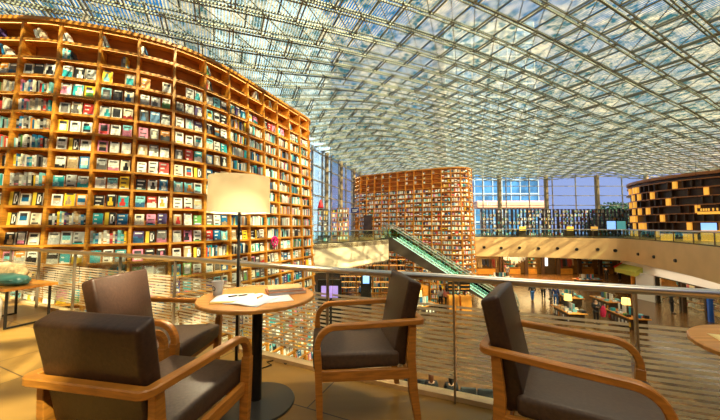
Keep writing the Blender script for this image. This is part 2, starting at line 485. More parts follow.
# window walls
def window_wall(name, a, b, z0, z1, step, big, cols, rows=1.35, mull=0.09):
    a = Vector(a); b = Vector(b); d = b - a; L = d.length; d.normalize(); nr = Vector((-d.y, d.x))
    ang = math.atan2(d.y, d.x)
    g = MB(); c = (a + b) / 2; g.box((c.x, c.y, (z0 + z1) / 2), (L, 0.03, z1 - z0), ang)
    root = struct(g.build(name, G_WIN))
    m = MB(); n = int(L / step)
    for i in range(n + 1):
        p = a + d * (L * i / n)
        m.box((p.x, p.y, (z0 + z1) / 2), (mull, 0.18, z1 - z0), ang)
    z = z0
    while z < z1 + 0.01:
        m.box((c.x, c.y, min(z, z1)), (L, 0.14, 0.09), ang); z += rows
    m.build('window_frame', M_MULL, root)
    k = MB()
    for t in cols:
        p = a + d * t - nr * 0.0 
        k.lathe([(0.0, z0), (big, z0), (big, z1), (0.0, z1)], (p.x, p.y, 0), 14)
    k.build('column', mat('column_paint', (0.36, 0.27, 0.16), 0.5), root, smooth=True)
    return root
def X(px, z): return (px - 360) / F * z
window_wall('window_1', (1.0, 45), (50, 45), 0.0, 8.9, 3.5, 0.30, [X(p, 45) - 1.0 for p in (500, 547, 598, 648)], 1.45)
window_wall('window_2', (-9.5, 7.0 + 3), (0.3, 41), 0.0, 8.5, 2.1, 0.2, [12.5, 16.5, 20.5, 24.5, 29.0, 31.5], 1.35)
# solid walls closing the hall
M_WALL = mat('wall_paint', (0.42, 0.30, 0.18), 0.7, noise=0.1, nscale=0.5)
for nm, c, d in (('wall_back', (18, -14.2, 2), (66, 0.3, 15)), ('wall_right', (50.2, 16, 2), (0.3, 60, 15)), ('wall_left', (-14.5, 0, 2), (0.3, 28, 15)),
                 ('wall_far_lower', (22, 46.3, -2.9), (57, 0.3, 5.4)), ('wall_left_lower', (-6.6, 26, -3.2), (0.3, 42, 5.0)), ('wall_left_upper', (-12.2, 13.0, 4.0), (5, 0.3, 9.0))):
    mb = MB(); mb.box(c, d); struct(mb.build(nm, M_WALL))
mb = MB(); mb.box((2, -2.2, -2.95), (20, 0.3, 5.0)); struct(mb.build('wall_under_balcony', M_DARKW))

# ---- roof: double layer steel grid shell with fritted glass
D1 = Vector((-0.425, 0.905)); D2 = Vector((0.905, 0.425))
def rz(x, y):
    z = 9.55 + 0.55 * sin((x + 6) * 0.16) * (1 if x > -6 else 0.5)
    z -= 0.9 * max(0, (y - 24) / 21) ** 1.4
    z -= 1.3 * max(0.0, 1 - max(0.0, x - (-9.5 + (y - 10) * 0.316)) / 7.0) ** 1.5 * min(1, max(0, (y - 12) / 8))
    cx = 20.4 + (y - 17) * 0.57
    if x > cx: z -= 0.16 * (x - cx)
    return max(z, 5.5) if x < 30 else max(z, 4.0)
MOD = 1.25
NU, NV = 58, 64
def roof_pt(i, j, dz=0.0):
    q = Vector((13.0, 14.0)) + D1 * ((i - NU / 2) * MOD) + D2 * ((j - NV / 2) * MOD)
    return q, Vector((q.x, q.y, rz(q.x, q.y) + dz))
def inside(q): return -24 < q.x < 50 and -14 < q.y < 46.0 and not (q.y > 16 and q.x < -10.2 + (q.y - 9) * 0.31)
g = MB(); uvs = []
fr1 = MB(); fr2 = MB(); fr3 = MB(); fr4 = MB()
for i in range(NU):
    for j in range(NV):
        q, p = roof_pt(i, j); c = q + (D1 + D2) * (MOD / 2)
        if not inside(c): continue
        dz = 0.75
        p00, p10, p11, p01 = [roof_pt(a, b, dz)[1] for a, b in ((i, j), (i + 1, j), (i + 1, j + 1), (i, j + 1))]
        solid = (c.y < -2.5 and c.x > 6.6) or (c.y < -9.5)  # unseen opaque section, added to keep the sun off the middle floor
        clear = (1.0 < c.x <= 6.6 and -9.5 < c.y < -3.0 and (i * 3 + j) % 4 != 0)  # unseen slat-free panels, added to let sun patches onto the left floor
        g.add([p00, p10, p11, p01], [(0, 1, 2, 3)], mi=1 if solid else 2 if clear else 0)
        uvs += [(a * MOD, b * MOD) for a, b in ((i, j), (i + 1, j), (i + 1, j + 1), (i, j + 1))]
        if solid: continue
        l00, l10, l11, l01 = [roof_pt(a, b, 0)[1] for a, b in ((i, j), (i + 1, j), (i + 1, j + 1), (i, j + 1))]
        # lower chord: paired rails along D2, staggered cross bars along D1
        a0, a1 = l00.lerp(l10, .15), l01.lerp(l11, .15)
        fr1.bar(l00, l01, 0.05, 0.07); fr1.bar(a0, a1, 0.05, 0.06)
        if (i + j) % 2 == 0: fr2.bar(l00, l10, 0.05, 0.06); fr2.bar(l00.lerp(l01, .13), l10.lerp(l11, .13), 0.05, 0.06)
        u00, u10, u01 = [(roof_pt(a + 0.5, b + 0.5, 0.62)[1]) for a, b in ((i, j), (i + 1, j), (i, j + 1))]
        fr3.bar(u00, u01, 0.06, 0.06)
        if (i + j) % 2: fr3.bar(u00, u10, 0.06, 0.06)
        fr4.bar(l00, l11, 0.03, 0.03)
roof = g.build('ceiling', [roofmat(), mat('sun_blocking_ceiling', (0.45, 0.36, 0.25), 0.8), G_WIN])
uvl = roof.data.uv_layers.new(name='UVMap')
for k, u in enumerate(uvs): uvl.data[k].uv = u
struct(roof)
fr1.build('main_chord', M_ROOFST, roof); fr2.build('cross_chord', M_ROOFST, roof)
fr3.build('upper_chord', M_ROOFST2, roof); fr4.build('web_strut', M_ROOFST, roof)

# ================================================================= BOOKCASE TOWERS
PAL = [(0.92, 0.92, 0.86), (0.80, 0.79, 0.72), (0.90, 0.82, 0.62), (0.02, 0.38, 0.46), (0.01, 0.16, 0.38), (0.015, 0.015, 0.02), (0.16, 0.15, 0.15), (0.55, 0.58, 0.58),
       (0.80, 0.30, 0.03), (0.62, 0.04, 0.03), (0.90, 0.58, 0.03), (0.80, 0.25, 0.42), (0.12, 0.34, 0.08), (0.08, 0.05, 0.20), (0.22, 0.62, 0.70), (0.50, 0.36, 0.20)]
PNAME = ['white', 'pale grey', 'cream', 'teal', 'navy blue', 'black', 'charcoal', 'grey', 'orange', 'red', 'yellow', 'pink', 'green', 'violet', 'light blue', 'tan']
WTS = [10, 6, 4, 4, 4, 7, 5, 4, 2, 2, 2, 1.5, 1, 1, 4, 3]
D_ART = ["KKKKK", "KWWKK", "KWKWK", "KWKWK", "KWKWK", "KWWKK", "KKKKK"]
def cover_cells(rng, main, style, nx, ny):
    """colour grid of a printed cover: title bars, a picture block, a background"""
    bgc = PAL[main]
    pic = PAL[rng.choices(range(16), WTS)[0]]; pic2 = PAL[rng.choices(range(16), WTS)[0]]
    txt = (0.04, 0.04, 0.05) if sum(bgc) > 1.2 else (0.85, 0.84, 0.8)
    cells = {}
    hz = rng.uniform(.3, .6); cxx = rng.uniform(.3, .7); lum = rng.uniform(.5, 1.0)
    for y in range(ny):
        for x in range(nx):
            c = bgc; v = (y + .5) / ny; u = (x + .5) / nx; k = 0.05
            if style == 0:      # framed photograph low on a plain cover, title above
                if 0.12 < v < 0.62 and 0.1 < u < 0.9: c = pic if v > hz * .8 else pic2; k = .25
                elif 0.72 < v < 0.84 and 0.15 < u < 0.6 + .3 * lum: c = txt
            elif style == 1:    # full bleed photograph with a horizon
                c = pic if v < hz + .06 * sin(u * 7 + main) else bgc; k = .22
                c = tuple(q * lum for q in c) if v < hz else c
                if .80 < v < .9 and .2 < u < .8: c = txt; k = 0
            elif style == 2:    # figure against a ground
                if abs(u - cxx) < .16 + .14 * (v < .45) and .1 < v < .75: c = pic; k = .3
                elif v > .85: c = txt if .2 < u < .8 else bgc
            elif style == 3:    # type only
                if (y % 3 == 1) and .12 < u < .4 + .5 * ((y * 7 + main) % 5) / 5: c = txt
                if v < 0.15: c = pic
            g = rng.uniform(1 - k, 1 + k)
            cells[x, y] = tuple(min(.92, max(0, q * g)) for q in c)
    return cells
def add_cover_book(mb, o, t, n, wd, ht, th, rng, main, style, nx, ny, up=Vector((0, 0, 1))):
    """a book standing face out: o = lower-left-front corner, t = along shelf, n = outward"""
    u = (up - n * 0.10).normalized()
    back = -n * th
    P = lambda a, b: o + t * (wd * a) + u * (ht * b)
    c = PAL[main]; pg = (0.8, 0.76, 0.66)
    v = [P(0, 0), P(1, 0), P(1, 1), P(0, 1)]
    w_ = [q + back for q in v]
    mb.add(v + w_, [(0, 4, 5, 1), (3, 2, 6, 7), (1, 5, 6, 2)], pg)
    mb.add(v + w_, [(0, 3, 7, 4), (4, 7, 6, 5)], c)
    if style == 9:
        for y in range(7):
            for x in range(8):
                col = (0.85, 0.62, 0.05) if x < 3 else {'K': (0.02, 0.02, 0.02), 'W': (0.9, 0.9, 0.88)}[D_ART[6 - y][x - 3]]
                mb.add([P(x / 8, y / 7), P((x + 1) / 8, y / 7), P((x + 1) / 8, (y + 1) / 7), P(x / 8, (y + 1) / 7)], [(0, 1, 2, 3)], col)
        return
    cells = cover_cells(rng, main, style, nx, ny)
    for (x, y), cc in cells.items():
        mb.add([P(x / nx, y / ny), P((x + 1) / nx, y / ny), P((x + 1) / nx, (y + 1) / ny), P(x / nx, (y + 1) / ny)], [(0, 1, 2, 3)], cc)
def add_spine_book(mb, o, t, n, wd, ht, dp, rng, main, lean=0.0, fine=True):
    """a book standing spine out; lean tips its top along t"""
    u = (Vector((0, 0, 1)) + t * lean).normalized(); tt = (t - Vector((0, 0, 1)) * lean).normalized()
    o = Vector(o) + Vector((0, 0, max(0, lean) * wd))
    c = PAL[main]; back = -n * dp
    P = lambda a, b: o + tt * (wd * a) + u * (ht * b)
    v = [P(0, 0), P(1, 0), P(1, 1), P(0, 1)]; w_ = [q + back for q in v]
    mb.add(v + w_, [(0, 4, 5, 1), (1, 5, 6, 2), (0, 3, 7, 4), (4, 7, 6, 5)], c)
    mb.add(v + w_, [(3, 2, 6, 7)], (0.8, 0.76, 0.66))
    txt = (0.05, 0.05, 0.05) if sum(c) > 1.2 else (0.85, 0.83, 0.78)
    if not fine:
        mb.add(v, [(0, 1, 2, 3)], c); return
    bands = [(0, .12, c), (.12, .2, PAL[rng.randrange(16)]), (.2, .45, c), (.45, .8, tuple(a * .6 + b * .4 for a, b in zip(c, txt))), (.8, 1, c)]
    for a, b, cc in bands:
        mb.add([P(0, a), P(1, a), P(1, b), P(0, b)], [(0, 1, 2, 3)], cc)

REST = MB()          # every book beyond the 300 that show largest
SPECS = []           # candidates for individual books
ORD = ['zeroth', 'top', 'second', 'third', 'fourth', 'fifth', 'sixth', 'seventh', 'eighth', 'ninth', 'tenth', 'eleventh', 'twelfth', 'thirteenth', 'fourteenth', 'fifteenth', 'sixteenth',
       'seventeenth', 'eighteenth', 'nineteenth', 'twentieth', 'twenty-first', 'twenty-second', 'twenty-third', 'twenty-fourth', 'twenty-fifth', 'twenty-sixth', 'twenty-seventh']

def tower(name, label, pts, rear, ztop, pitch, bay, depth, flare, mode, s0=0.0, sh_t=0.03, dv_t=0.06, led=M_LED, led_w=0.02):
    P = Path2([(p.x, p.y) for p in catmull([(a, b, 0) for a, b in pts], 6)])
    zb = GROUND
    root = empty(name, (pts[len(pts) // 2][0], pts[len(pts) // 2][1], zb), 0, label, 'bookcase')
    O = root.location.copy()
    def S(d, inn, z):
        q = P.at(d) + P.nrm(d) * (flare * (ztop - z) - inn)
        return Vector((q.x - O.x, q.y - O.y, z - O.z))
    nseg = int(P.len / 0.4)
    ds = [P.len * i / nseg for i in range(nseg + 1)]
    # core: the closed body behind the shelves
    m = MB(); nn = len(ds)
    bot = [S(d, depth, zb) for d in ds]; top = [S(d, depth, ztop + 0.02) for d in ds]
    rb = [Vector((a - O.x, b - O.y, 0)) for a, b in rear]; rt = [Vector((a - O.x, b - O.y, ztop + 0.02 - O.z)) for a, b in rear]
    A = bot + rb; B = top + rt; n = len(A)
    m.add(A + B, [(i, (i + 1) % n, n + (i + 1) % n, n + i) for i in range(n)] + [list(range(n))[::-1], list(range(n, 2 * n))])
    m.build('back_panel', M_SHELFD, root, fix=True)
    nr = int(round((ztop - zb) / pitch))
    zs = [ztop - k * pitch for k in range(nr + 1)]
    for z in zs:
        m = MB(); lm = MB()
        for a, b in zip(ds[:-1], ds[1:]):
            m.hexa([S(a, 0, z - sh_t), S(b, 0, z - sh_t), S(b, depth, z - sh_t), S(a, depth, z - sh_t), S(a, 0, z), S(b, 0, z), S(b, depth, z), S(a, depth, z)])
            lm.hexa([S(a, .05, z - sh_t - .008), S(b, .05, z - sh_t - .008), S(b, .05 + led_w, z - sh_t - .008), S(a, .05 + led_w, z - sh_t - .008),
                     S(a, .05, z - sh_t), S(b, .05, z - sh_t), S(b, .05 + led_w, z - sh_t), S(a, .05 + led_w, z - sh_t)])
        for a, b in zip(ds[:-1], ds[1:]):
            m.hexa([S(a, -.004, z - sh_t - .022), S(b, -.004, z - sh_t - .022), S(b, .02, z - sh_t - .022), S(a, .02, z - sh_t - .022), S(a, -.004, z + .004), S(b, -.004, z + .004), S(b, .02, z + .004), S(a, .02, z + .004)])
        o = m.build('shelf', M_SHELF, root)
        if z > zb + 0.2: lm.build('light_strip', led, o)
    nb = int((P.len - s0) / bay)
    for k in range(nb + 1):
        d = s0 + k * bay; m = MB(); e = dv_t / 2
        t = P.tan(d); T = Vector((t.x, t.y, 0)) * e
        a, b, c, f = S(d, -0.012, zb), S(d, depth, zb), S(d, -0.012, ztop), S(d, depth, ztop)
        m.hexa([a - T, a + T, b + T, b - T, c - T, c + T, f + T, f - T])
        m.build('divider', M_SHELF, root)
    # crown band
    m = MB()
    for a, b in zip(ds[:-1], ds[1:]):
        m.hexa([S(a, -.05, ztop), S(b, -.05, ztop), S(b, depth, ztop), S(a, depth, ztop), S(a, -.05, ztop + .09), S(b, -.05, ztop + .09), S(b, depth, ztop + .09), S(a, depth, ztop + .09)])
    m.build('crown_band', M_SHELF, root)
    mode(P, O, S, zs, nb, s0, bay, depth)
    return root

# near tower -------------------------------------------------------
def fill_near(P, O, S, zs, nb, s0, bay, depth):
    rng = random.Random(11)
    # first bay that shows in the picture counts as bay one
    for r in range(len(zs) - 1):
        zf = zs[r + 1]                      # top of the shelf board the books stand on
        for k in range(nb):
            d0 = s0 + k * bay + 0.05; wid = bay - 0.10
            mid = S(d0 + wid / 2, 0, zf + .2) + O
            pj = proj(mid)
            bx = pj[0] if pj else -99
            bayno = k - FIRST_BAY + 1
            cell_kind = 'face'
            row = r + 1
            if row <= 2: cell_kind = 'few'
            elif row == 3: cell_kind = 'half' if bayno > 2 else 'fewspine'
            elif bx < 66 and row <= 9: cell_kind = 'spine'
            elif bx > 232 and row <= 11: cell_kind = 'spine'
            elif bx > 262 and row <= 13 and rng.random() < .6: cell_kind = 'spine'
            if row > 9 and rng.random() < 0.06: cell_kind = 'spine'
            t2 = P.tan(d0 + wid / 2); t = Vector((t2.x, t2.y, 0)); n2 = P.nrm(d0 + wid / 2); n = Vector((n2.x, n2.y, 0))
            if cell_kind in ('face', 'half'):
                nbk = 3 if cell_kind == 'face' or rng.random() < .4 else 2
                sl = wid / 3
                slots = [0, 1, 2] if nbk == 3 else rng.choice([[0, 2], [1, 2], [0, 1]])
                for q in slots:
                    wd = rng.uniform(.185, .215); ht = rng.uniform(.275, .325); th = rng.uniform(.02, .04)
                    o = S(d0 + sl * q + (sl - wd) / 2, 0.05, zf) + O
                    main = rng.choices(range(16), WTS)[0]; style = rng.randrange(4)
                    pass
                    SPECS.append(dict(kind='face', o=o, t=t, n=n, wd=wd, ht=ht, th=th, main=main, style=style, row=row, bay=bayno, q=q, nq=nbk, seed=rng.random()))
            else:
                if cell_kind == 'few':
                    if rng.random() < .35: continue
                    cnt = rng.randrange(2, 6); x = rng.choice([0.0, 0.0, wid * rng.uniform(.3, .6)])
                elif cell_kind == 'fewspine': cnt = rng.randrange(4, 9); x = rng.choice([0.0, .2])
                else: cnt = 40; x = rng.choice([0, 0.0, 0.03])
                q = 0; lean = 0.0
                while q < cnt:
                    wd = rng.uniform(.03, .062); ht = rng.uniform(.22, .33)
                    last = cell_kind != 'spine' and q >= cnt - 2
                    ln = 0.35 if last else 0.0
                    if x + wd + ln * ht > wid: break
                    o = S(d0 + x, 0.05, zf) + O
                    main = rng.choices(range(16), WTS)[0]
                    q += 1
                    SPECS.append(dict(kind='spine', o=o, t=t, n=n, wd=wd, ht=ht, th=.2, main=main, style=-ln, row=row, bay=bayno, q=q, nq=0, seed=rng.random()))
                    x += wd + 0.003 + (0.03 if last else 0)
FIRST_BAY = 5
DBOOK = {(10, 1, 2), (11, 2, 2), (12, 4, 0), (8, 6, 1), (7, 6, 1), (16, 8, 0)}
T1 = [(-15.5, 9.6), (-12.6, 7.7), (-10.2, 7.05), (-7.93, 7.0), (-7.0, 7.22), (-6.2, 7.5), (-5.5, 7.87), (-4.9, 8.35), (-4.35, 9.15), (-3.87, 10.2), (-3.35, 11.5), (-2.85, 12.8), (-2.5, 13.7), (-2.42, 14.3), (-2.7, 14.9)]
tower('curved_bookcase', 'huge curved honey wood bookcase wall filling the left of the hall', T1, [(-3.6, 15.0), (-9.0, 12.2), (-13.0, 12.4)], 6.22, 0.45, 0.805, 0.32, 0.045, fill_near, s0=0.0, led_w=0.012)

def visible_size(sp):
    c = sp['o'] + sp['t'] * sp['wd'] / 2 + Vector((0, 0, sp['ht'] / 2))
    pj = proj(c)
    if pj is None: return 0
    x, y, z = pj
    if not (4 < x < 330 and 6 < y < 262): return 0
    if 206 < x < 272 and 172 < y < 214: return 0
    if x < 45 and y > 240: return 0
    # direction to the eye against the outward normal: the share of the front that shows
    e = (Vector((0, 0, EYE)) - c).normalized()
    return sp['wd'] * sp['ht'] * max(0, e.dot(sp['n'])) / z ** 2
for sp in SPECS: sp['a'] = visible_size(sp)
SPECS.sort(key=lambda s: -s['a'])
NUMW = ['zero', 'one', 'two', 'three', 'four', 'five', 'six', 'seven', 'eight', 'nine', 'ten', 'eleven', 'twelve', 'thirteen', 'fourteen', 'fifteen', 'sixteen', 'seventeen', 'eighteen']
def put_book(mb, sp, off, fine):
    rng = random.Random(sp['seed'])
    if sp['kind'] == 'face':
        add_cover_book(mb, sp['o'] - off, sp['t'], sp['n'], sp['wd'], sp['ht'], sp['th'], rng, sp['main'], sp['style'], *((7, 9) if fine else (4, 5)))
    else:
        add_spine_book(mb, sp['o'] - off, sp['t'], sp['n'], sp['wd'], sp['ht'], sp['th'], rng, sp['main'], sp['style'], fine)
for (dx_, dy_) in ((8, 188), (37, 197), (107, 215), (200, 172), (199, 282), (8, 216), (146, 236), (256, 215), (72, 138)):
    best_ = min((q for q in SPECS if q['kind'] == 'face' and q['a'] > 0), key=lambda q: (lambda p: (p[0] - dx_) ** 2 + (p[1] - dy_) ** 2)(proj(q['o'] + q['t'] * q['wd'] / 2 + Vector((0, 0, .15)))))
    best_['style'] = 9; best_['main'] = 5
for i, sp in enumerate(SPECS):
    if i < 300 and sp['a'] > 0:
        mb = MB(); put_book(mb, sp, sp['o'], True)
        o = mb.build('book', M_BOOK); o.location = sp['o']
        if sp['kind'] == 'face':
            side = {3: ['left', 'middle', 'right'], 2: ['left', 'middle', 'right']}[sp['nq']][sp['q']]
            nm = 'black and yellow' if sp['style'] == 9 else PNAME[sp['main']]
            lab = f"{nm} book facing out, {side} of its cell, {ORD[sp['row']]} shelf down, visible bay {NUMW[max(1, sp['bay'])]}"
        else:
            lab = f"{PNAME[sp['main']]} spine, number {NUMW[min(18, sp['q'])]} in its cell, {ORD[sp['row']]} shelf down, visible bay {NUMW[max(1, sp['bay'])]}"
        tag(o, lab, 'book', 'books on the near curved bookcase')
    else:
        put_book(REST, sp, Vector((0, 0, 0)), sp['kind'] == 'face')

# magenta ring emblem fixed to the near bookcase
P1 = Path2([(p.x, p.y) for p in catmull([(a, b, 0) for a, b in T1], 6)])
def t1q(d): return P1.at(d) + P1.nrm(d) * (.045 * (6.22 - .68) + .05)
d_ = min((P1.len * i / 3000 for i in range(1200, 3000)), key=lambda d: abs(t1q(d).x / t1q(d).y + .2833))
q_ = t1q(d_); n_ = P1.nrm(d_)
root = empty('ring_emblem', (q_.x, q_.y, .68), math.atan2(n_.y, n_.x), 'magenta ring emblem with a cross figure on the big curved bookcase', 'sign')
MG = mat('magenta_plastic', (.75, .01, .22), .4)
m = MB(); m.tube([(0, .17 * cos(a), .17 * sin(a)) for a in [2 * pi * i / 28 for i in range(28)]], .028, 8, closed=True); m.build('ring', MG, root, smooth=True)
m = MB(); m.bar((0, -.10, -.12), (0, .10, .12), .035, .035); m.bar((0, .10, -.10), (0, -.02, .03), .035, .035); m.build('figure', MG, root)
m = MB(); m.bar((-.05, 0, -.26), (.02, 0, -.17), .04, .05); m.build('bracket', MG, root)

# second tower ------------------------------------------------------
def fill_far(P, O, S, zs, nb, s0, bay, depth):
    rng = random.Random(5)
    for r in range(len(zs) - 1):
        zf = zs[r + 1]
        for k in range(nb):
            d0 = s0 + k * bay + 0.05; wid = bay - 0.10
            f = k / nb
            if f < .62 and r < 4:
                if rng.random() < .55: continue
            if DOOR2[0] <= k <= DOOR2[1] and -0.3 < zf < 2.0: continue
            t2 = P.tan(d0 + wid / 2); t = Vector((t2.x, t2.y, 0)); n2 = P.nrm(d0 + wid / 2); n = Vector((n2.x, n2.y, 0))
            cnt = 3 if not (f < .62 and r < 4) else 1
            if rng.random() < .35 and cnt == 3:
                x = 0
                while x < wid - .06:
                    wd = rng.uniform(.04, .09)
                    add_spine_book(REST, S(d0 + x, .05, zf) + O, t, n, wd, rng.uniform(.24, .34), .15, rng, rng.choices(range(16), WTS)[0], 0, False); x += wd + .01
            else:
                for q in range(cnt):
                    wd = rng.uniform(.19, .22)
                    main = rng.choices(range(16), WTS)[0]
                    add_cover_book(REST, S(d0 + wid / 3 * q + .01, .05, zf) + O, t, n, wd, rng.uniform(.27, .33), .03, rng, main, rng.randrange(3), 2, 3)
DOOR2 = (1, 1)
T2 = [(a * 1.2, b * 1.2) for a, b in [(-0.6, 31.4), (0.0, 29.9), (1.4, 29.0), (2.8, 28.1), (4.4, 27.1), (6.0, 26.2), (7.4, 25.5), (8.5, 25.3), (9.4, 25.7), (10.0, 26.6), (10.2, 27.8), (9.8, 29.2)]]
tower('curved_bookcase', 'curved bookcase tower in the middle distance behind the escalators', T2, [(10.1, 37.2), (2.4, 40.2)], 7.2, 0.487, 0.98, 0.36, 0.03, fill_far, led=M_LED2, led_w=0.03)
bk = REST.build('books', M_BOOK)
tag(bk, 'all the smaller rows of books on both curved bookcases', 'books', kind='stuff')
# dark doorway in the second tower
mb = MB(); mb.box((0.92, 34.98, 1.25), (1.1, 0.12, 2.5), radians(-33)); o = struct(mb.build('door_1', M_DARKW))

# ================================================================= NEAR GUARDRAIL
root = empty('glass_guardrail', (0.67, 2.2, 0), 0, 'steel and glass guardrail with frosted stripes directly behind the armchairs', 'guardrail')
O = root.location.copy()
def rp3(d, off, z):
    q = RP.at(d) + RP.nrm(d) * off
    return (q.x - O.x, q.y - O.y, z)
NS = 90
hp = [RP.len * i / NS for i in range(NS + 1)]
mb = MB(); mb.tube([rp3(d, 0, 0.875) for d in hp], 0.027, 14); mb.build('handrail', M_STEEL, root, smooth=True)
mb = MB()
for a, b in zip(hp[:-1], hp[1:]):
    mb.hexa([rp3(a, -.012, 0), rp3(b, -.012, 0), rp3(b, -.095, 0), rp3(a, -.095, 0), rp3(a, -.012, .034), rp3(b, -.012, .034), rp3(b, -.095, .034), rp3(a, -.095, .034)])
mb.build('curb', mat('curb_wood', (0.72, 0.50, 0.24), 0.4, noise=0.1, nscale=3), root, fix=True)
# locate the first post: the one below picture x=453
best = min(range(2000), key=lambda i: (RP.at(RP.len * i / 2000) - Vector((0.675, 2.19))).length)
dp0 = RP.len * best / 2000
posts = [dp0 + 1.03 * k for k in range(-14, 6) if 0.2 < dp0 + 1.03 * k < RP.len - 0.2]
for d in posts:
    m = MB(); n = RP.nrm(d); t = RP.tan(d)
    a = RP.at(d) + n * 0.0; ang = math.atan2(t.y, t.x)
    lo = a + n * 0.0
    m.hexa([rp3(d - .006, .022, 0), rp3(d + .006, .022, 0), rp3(d + .006, -.010, 0), rp3(d - .006, -.010, 0),
            rp3(d - .006, .016, .86), rp3(d + .006, .016, .86), rp3(d + .006, -.014, .86), rp3(d - .006, -.014, .86)])
    o = m.build('post', mat('post_steel', (.38, .32, .24), .35, .9), root, fix=True)
for d in [posts[0] - 1.03] + posts:
    a, b = max(0.02, d + .012), min(RP.len - 0.02, d + 1.018)
    if b - a < .2: continue
    g = MB()
    g.hexa([rp3(a, -.055, .03), rp3(b, -.055, .03), rp3(b, -.067, .03), rp3(a, -.067, .03), rp3(a, -.055, .84), rp3(b, -.055, .84), rp3(b, -.067, .84), rp3(a, -.067, .84)])
    pane = g.build('glass_panel', G_CLEAR, root, fix=True)
    s = MB(); z = 0.135; k = 0
    while z < 0.66:
        h = 0.021 if k % 2 == 0 else 0.017
        s.hexa([rp3(a, -.0535, z), rp3(b, -.0535, z), rp3(b, -.0545, z), rp3(a, -.0545, z), rp3(a, -.0535, z + h), rp3(b, -.0535, z + h), rp3(b, -.0545, z + h), rp3(a, -.0545, z + h)])
        z += 0.034; k += 1
    s.build('frosted_stripes', M_FROST, pane, fix=True)

# ================================================================= ARMCHAIRS
def arc(c, r, a0, a1, n, f):
    return [f(c[0] + r * cos(a0 + (a1 - a0) * i / n), c[1] + r * sin(a0 + (a1 - a0) * i / n)) for i in range(n + 1)]
def make_chair():
    """local frame: faces +x, floor at z = 0"""
    root = empty('armchair')
    W = 0.27; ZA = 0.655
    prof = [(-.021, -.012), (-.016, -.017), (.016, -.017), (.021, -.012), (.021, .012), (.016, .017), (-.016, .017), (-.021, .012)]
    # arm rail: front curve, arm, round the back, arm, front curve
    half = arc((.195, ZA - .11), .11, radians(-8), radians(90), 7, lambda x, z: (x, W, z))
    half += [(.05, W, ZA + .002), (-.12, W, ZA + .006), (-.27, W, ZA + .01)]
    half += [(p[0], p[1], ZA + .01) for p in arc((-.305, W - .025), .025, radians(90), radians(180), 4, lambda x, y: (x, y, 0))]
    other = [(x, -y, z) for (x, y, z) in half[::-1]]
    path = half + [(-.33, .1, ZA + .01), (-.33, -.1, ZA + .01)] + other
    m = MB(); m.sweep(path, prof, up=(1, 0, 0)); m.build('arm_rail', M_WOOD, root, smooth=True, fix=True)
    for s in (1, -1):
        m = MB(); m.sweep([(.305, s * W, ZA - .12), (.298, s * W, .42), (.292, s * W, .25), (.282, s * W, 0)], [(-.024, -.02), (.024, -.02), (.024, .02), (-.024, .02)], up=(1, 0, 0), scales=[1, 1.05, 1, .72])
        m.build('leg', M_WOOD, root, bevel=.004, fix=True)
        m = MB(); m.sweep([(-.275, s * (W - .012), ZA - .01), (-.262, s * (W - .012), .45), (-.275, s * (W - .012), .25), (-.315, s * (W - .012), 0)], [(-.018, -.024), (.018, -.024), (.018, .024), (-.018, .024)], up=(1, 0, 0), scales=[.9, 1.1, 1.1, .75])
        m.build('leg', M_WOOD, root, bevel=.004, fix=True)
        m = MB(); m.bar((-.255, s * (W - .006), .36), (.285, s * (W - .006), .375), .026, .062); m.build('side_rail', M_WOOD, root, bevel=.004)
    m = MB(); m.bar((.27, -W + .02, .365), (.27, W - .02, .365), .026, .055); m.build('front_rail', M_WOOD, root, bevel=.004)
    m = MB(); m.bar((-.24, -W + .02, .355), (-.24, W - .02, .355), .026, .055)
    m.build('rear_rail', M_WOOD, root, bevel=.004)
    w = .238
    slab('seat', [(-.20, -w, .385), (.325, -w, .385), (.325, w, .385), (-.20, w, .385)], [(-.20, -w, .475), (.335, -w, .495), (.335, w, .495), (-.20, w, .475)], M_LEATHER2, root, .022)
    slab('backrest', [(-.245, -.215, .375), (-.155, -.215, .40), (-.155, .215, .40), (-.245, .215, .375)], [(-.350, -.242, .885), (-.266, -.237, .92), (-.266, .237, .92), (-.350, .242, .885)], M_LEATHER, root, .020)
    for s in (-1, 1):
        for x in (-.315, .282):
            pass
    return root
proto = make_chair(); kids = None
def place_chair(o, x, y, ang, label):
    o.location = (x, y, 0); o.rotation_euler = (0, 0, radians(ang)); tag(o, label, 'armchair', 'leather armchairs with bent wood arms')
chairs = [
    (-.945, 1.45, 79, 'brown armchair nearest the camera, seen from behind at the lower left'),
    (-1.43, 2.16, -2, 'brown armchair behind the round table, its backrest lit by the sun'),
    (0.015, 2.10, 188, 'brown armchair right of the round table, facing left towards it'),
    (1.01, 1.50, -34, 'brown armchair at the lower right, turned away towards the corner table')]
for i, (x, y, a, l) in enumerate(chairs):
    o = proto if i == 0 else copy_tree(proto)
    place_chair(o, x, y, a, l)

# ================================================================= TABLES AND WHAT STANDS ON THEM
TX, TY = -0.735, 2.19
def round_table(x, y, r, label, h=0.75):
    root = empty('round_table', (x, y, 0), 0, label, 'table')
    m = MB(); m.lathe([(0, h - .028), (r - .02, h - .028), (r, h - .022), (r, h - .006), (r - .006, h), (0, h)], n=64)
    m.build('tabletop', M_TABLE, root, smooth=True)
    m = MB(); m.lathe([(0, .02), (.036, .02), (.036, h - .028), (0, h - .028)], n=20); m.build('column', M_BLACK, root, smooth=True)
    m = MB(); m.lathe([(0, 0), (.265, 0), (.268, .006), (.262, .014), (.06, .026), (.036, .03), (0, .03)], n=48); m.build('base', mat('base_steel', (0.10, 0.10, 0.09), 0.3, 0.6), root, smooth=True)
    return root
round_table(TX, TY, 0.40, 'round wooden cafe table with papers on a black pedestal')
round_table(1.81, 1.19, 0.37, 'round wooden table cut off by the right edge of the photo')
ZT = 0.7505
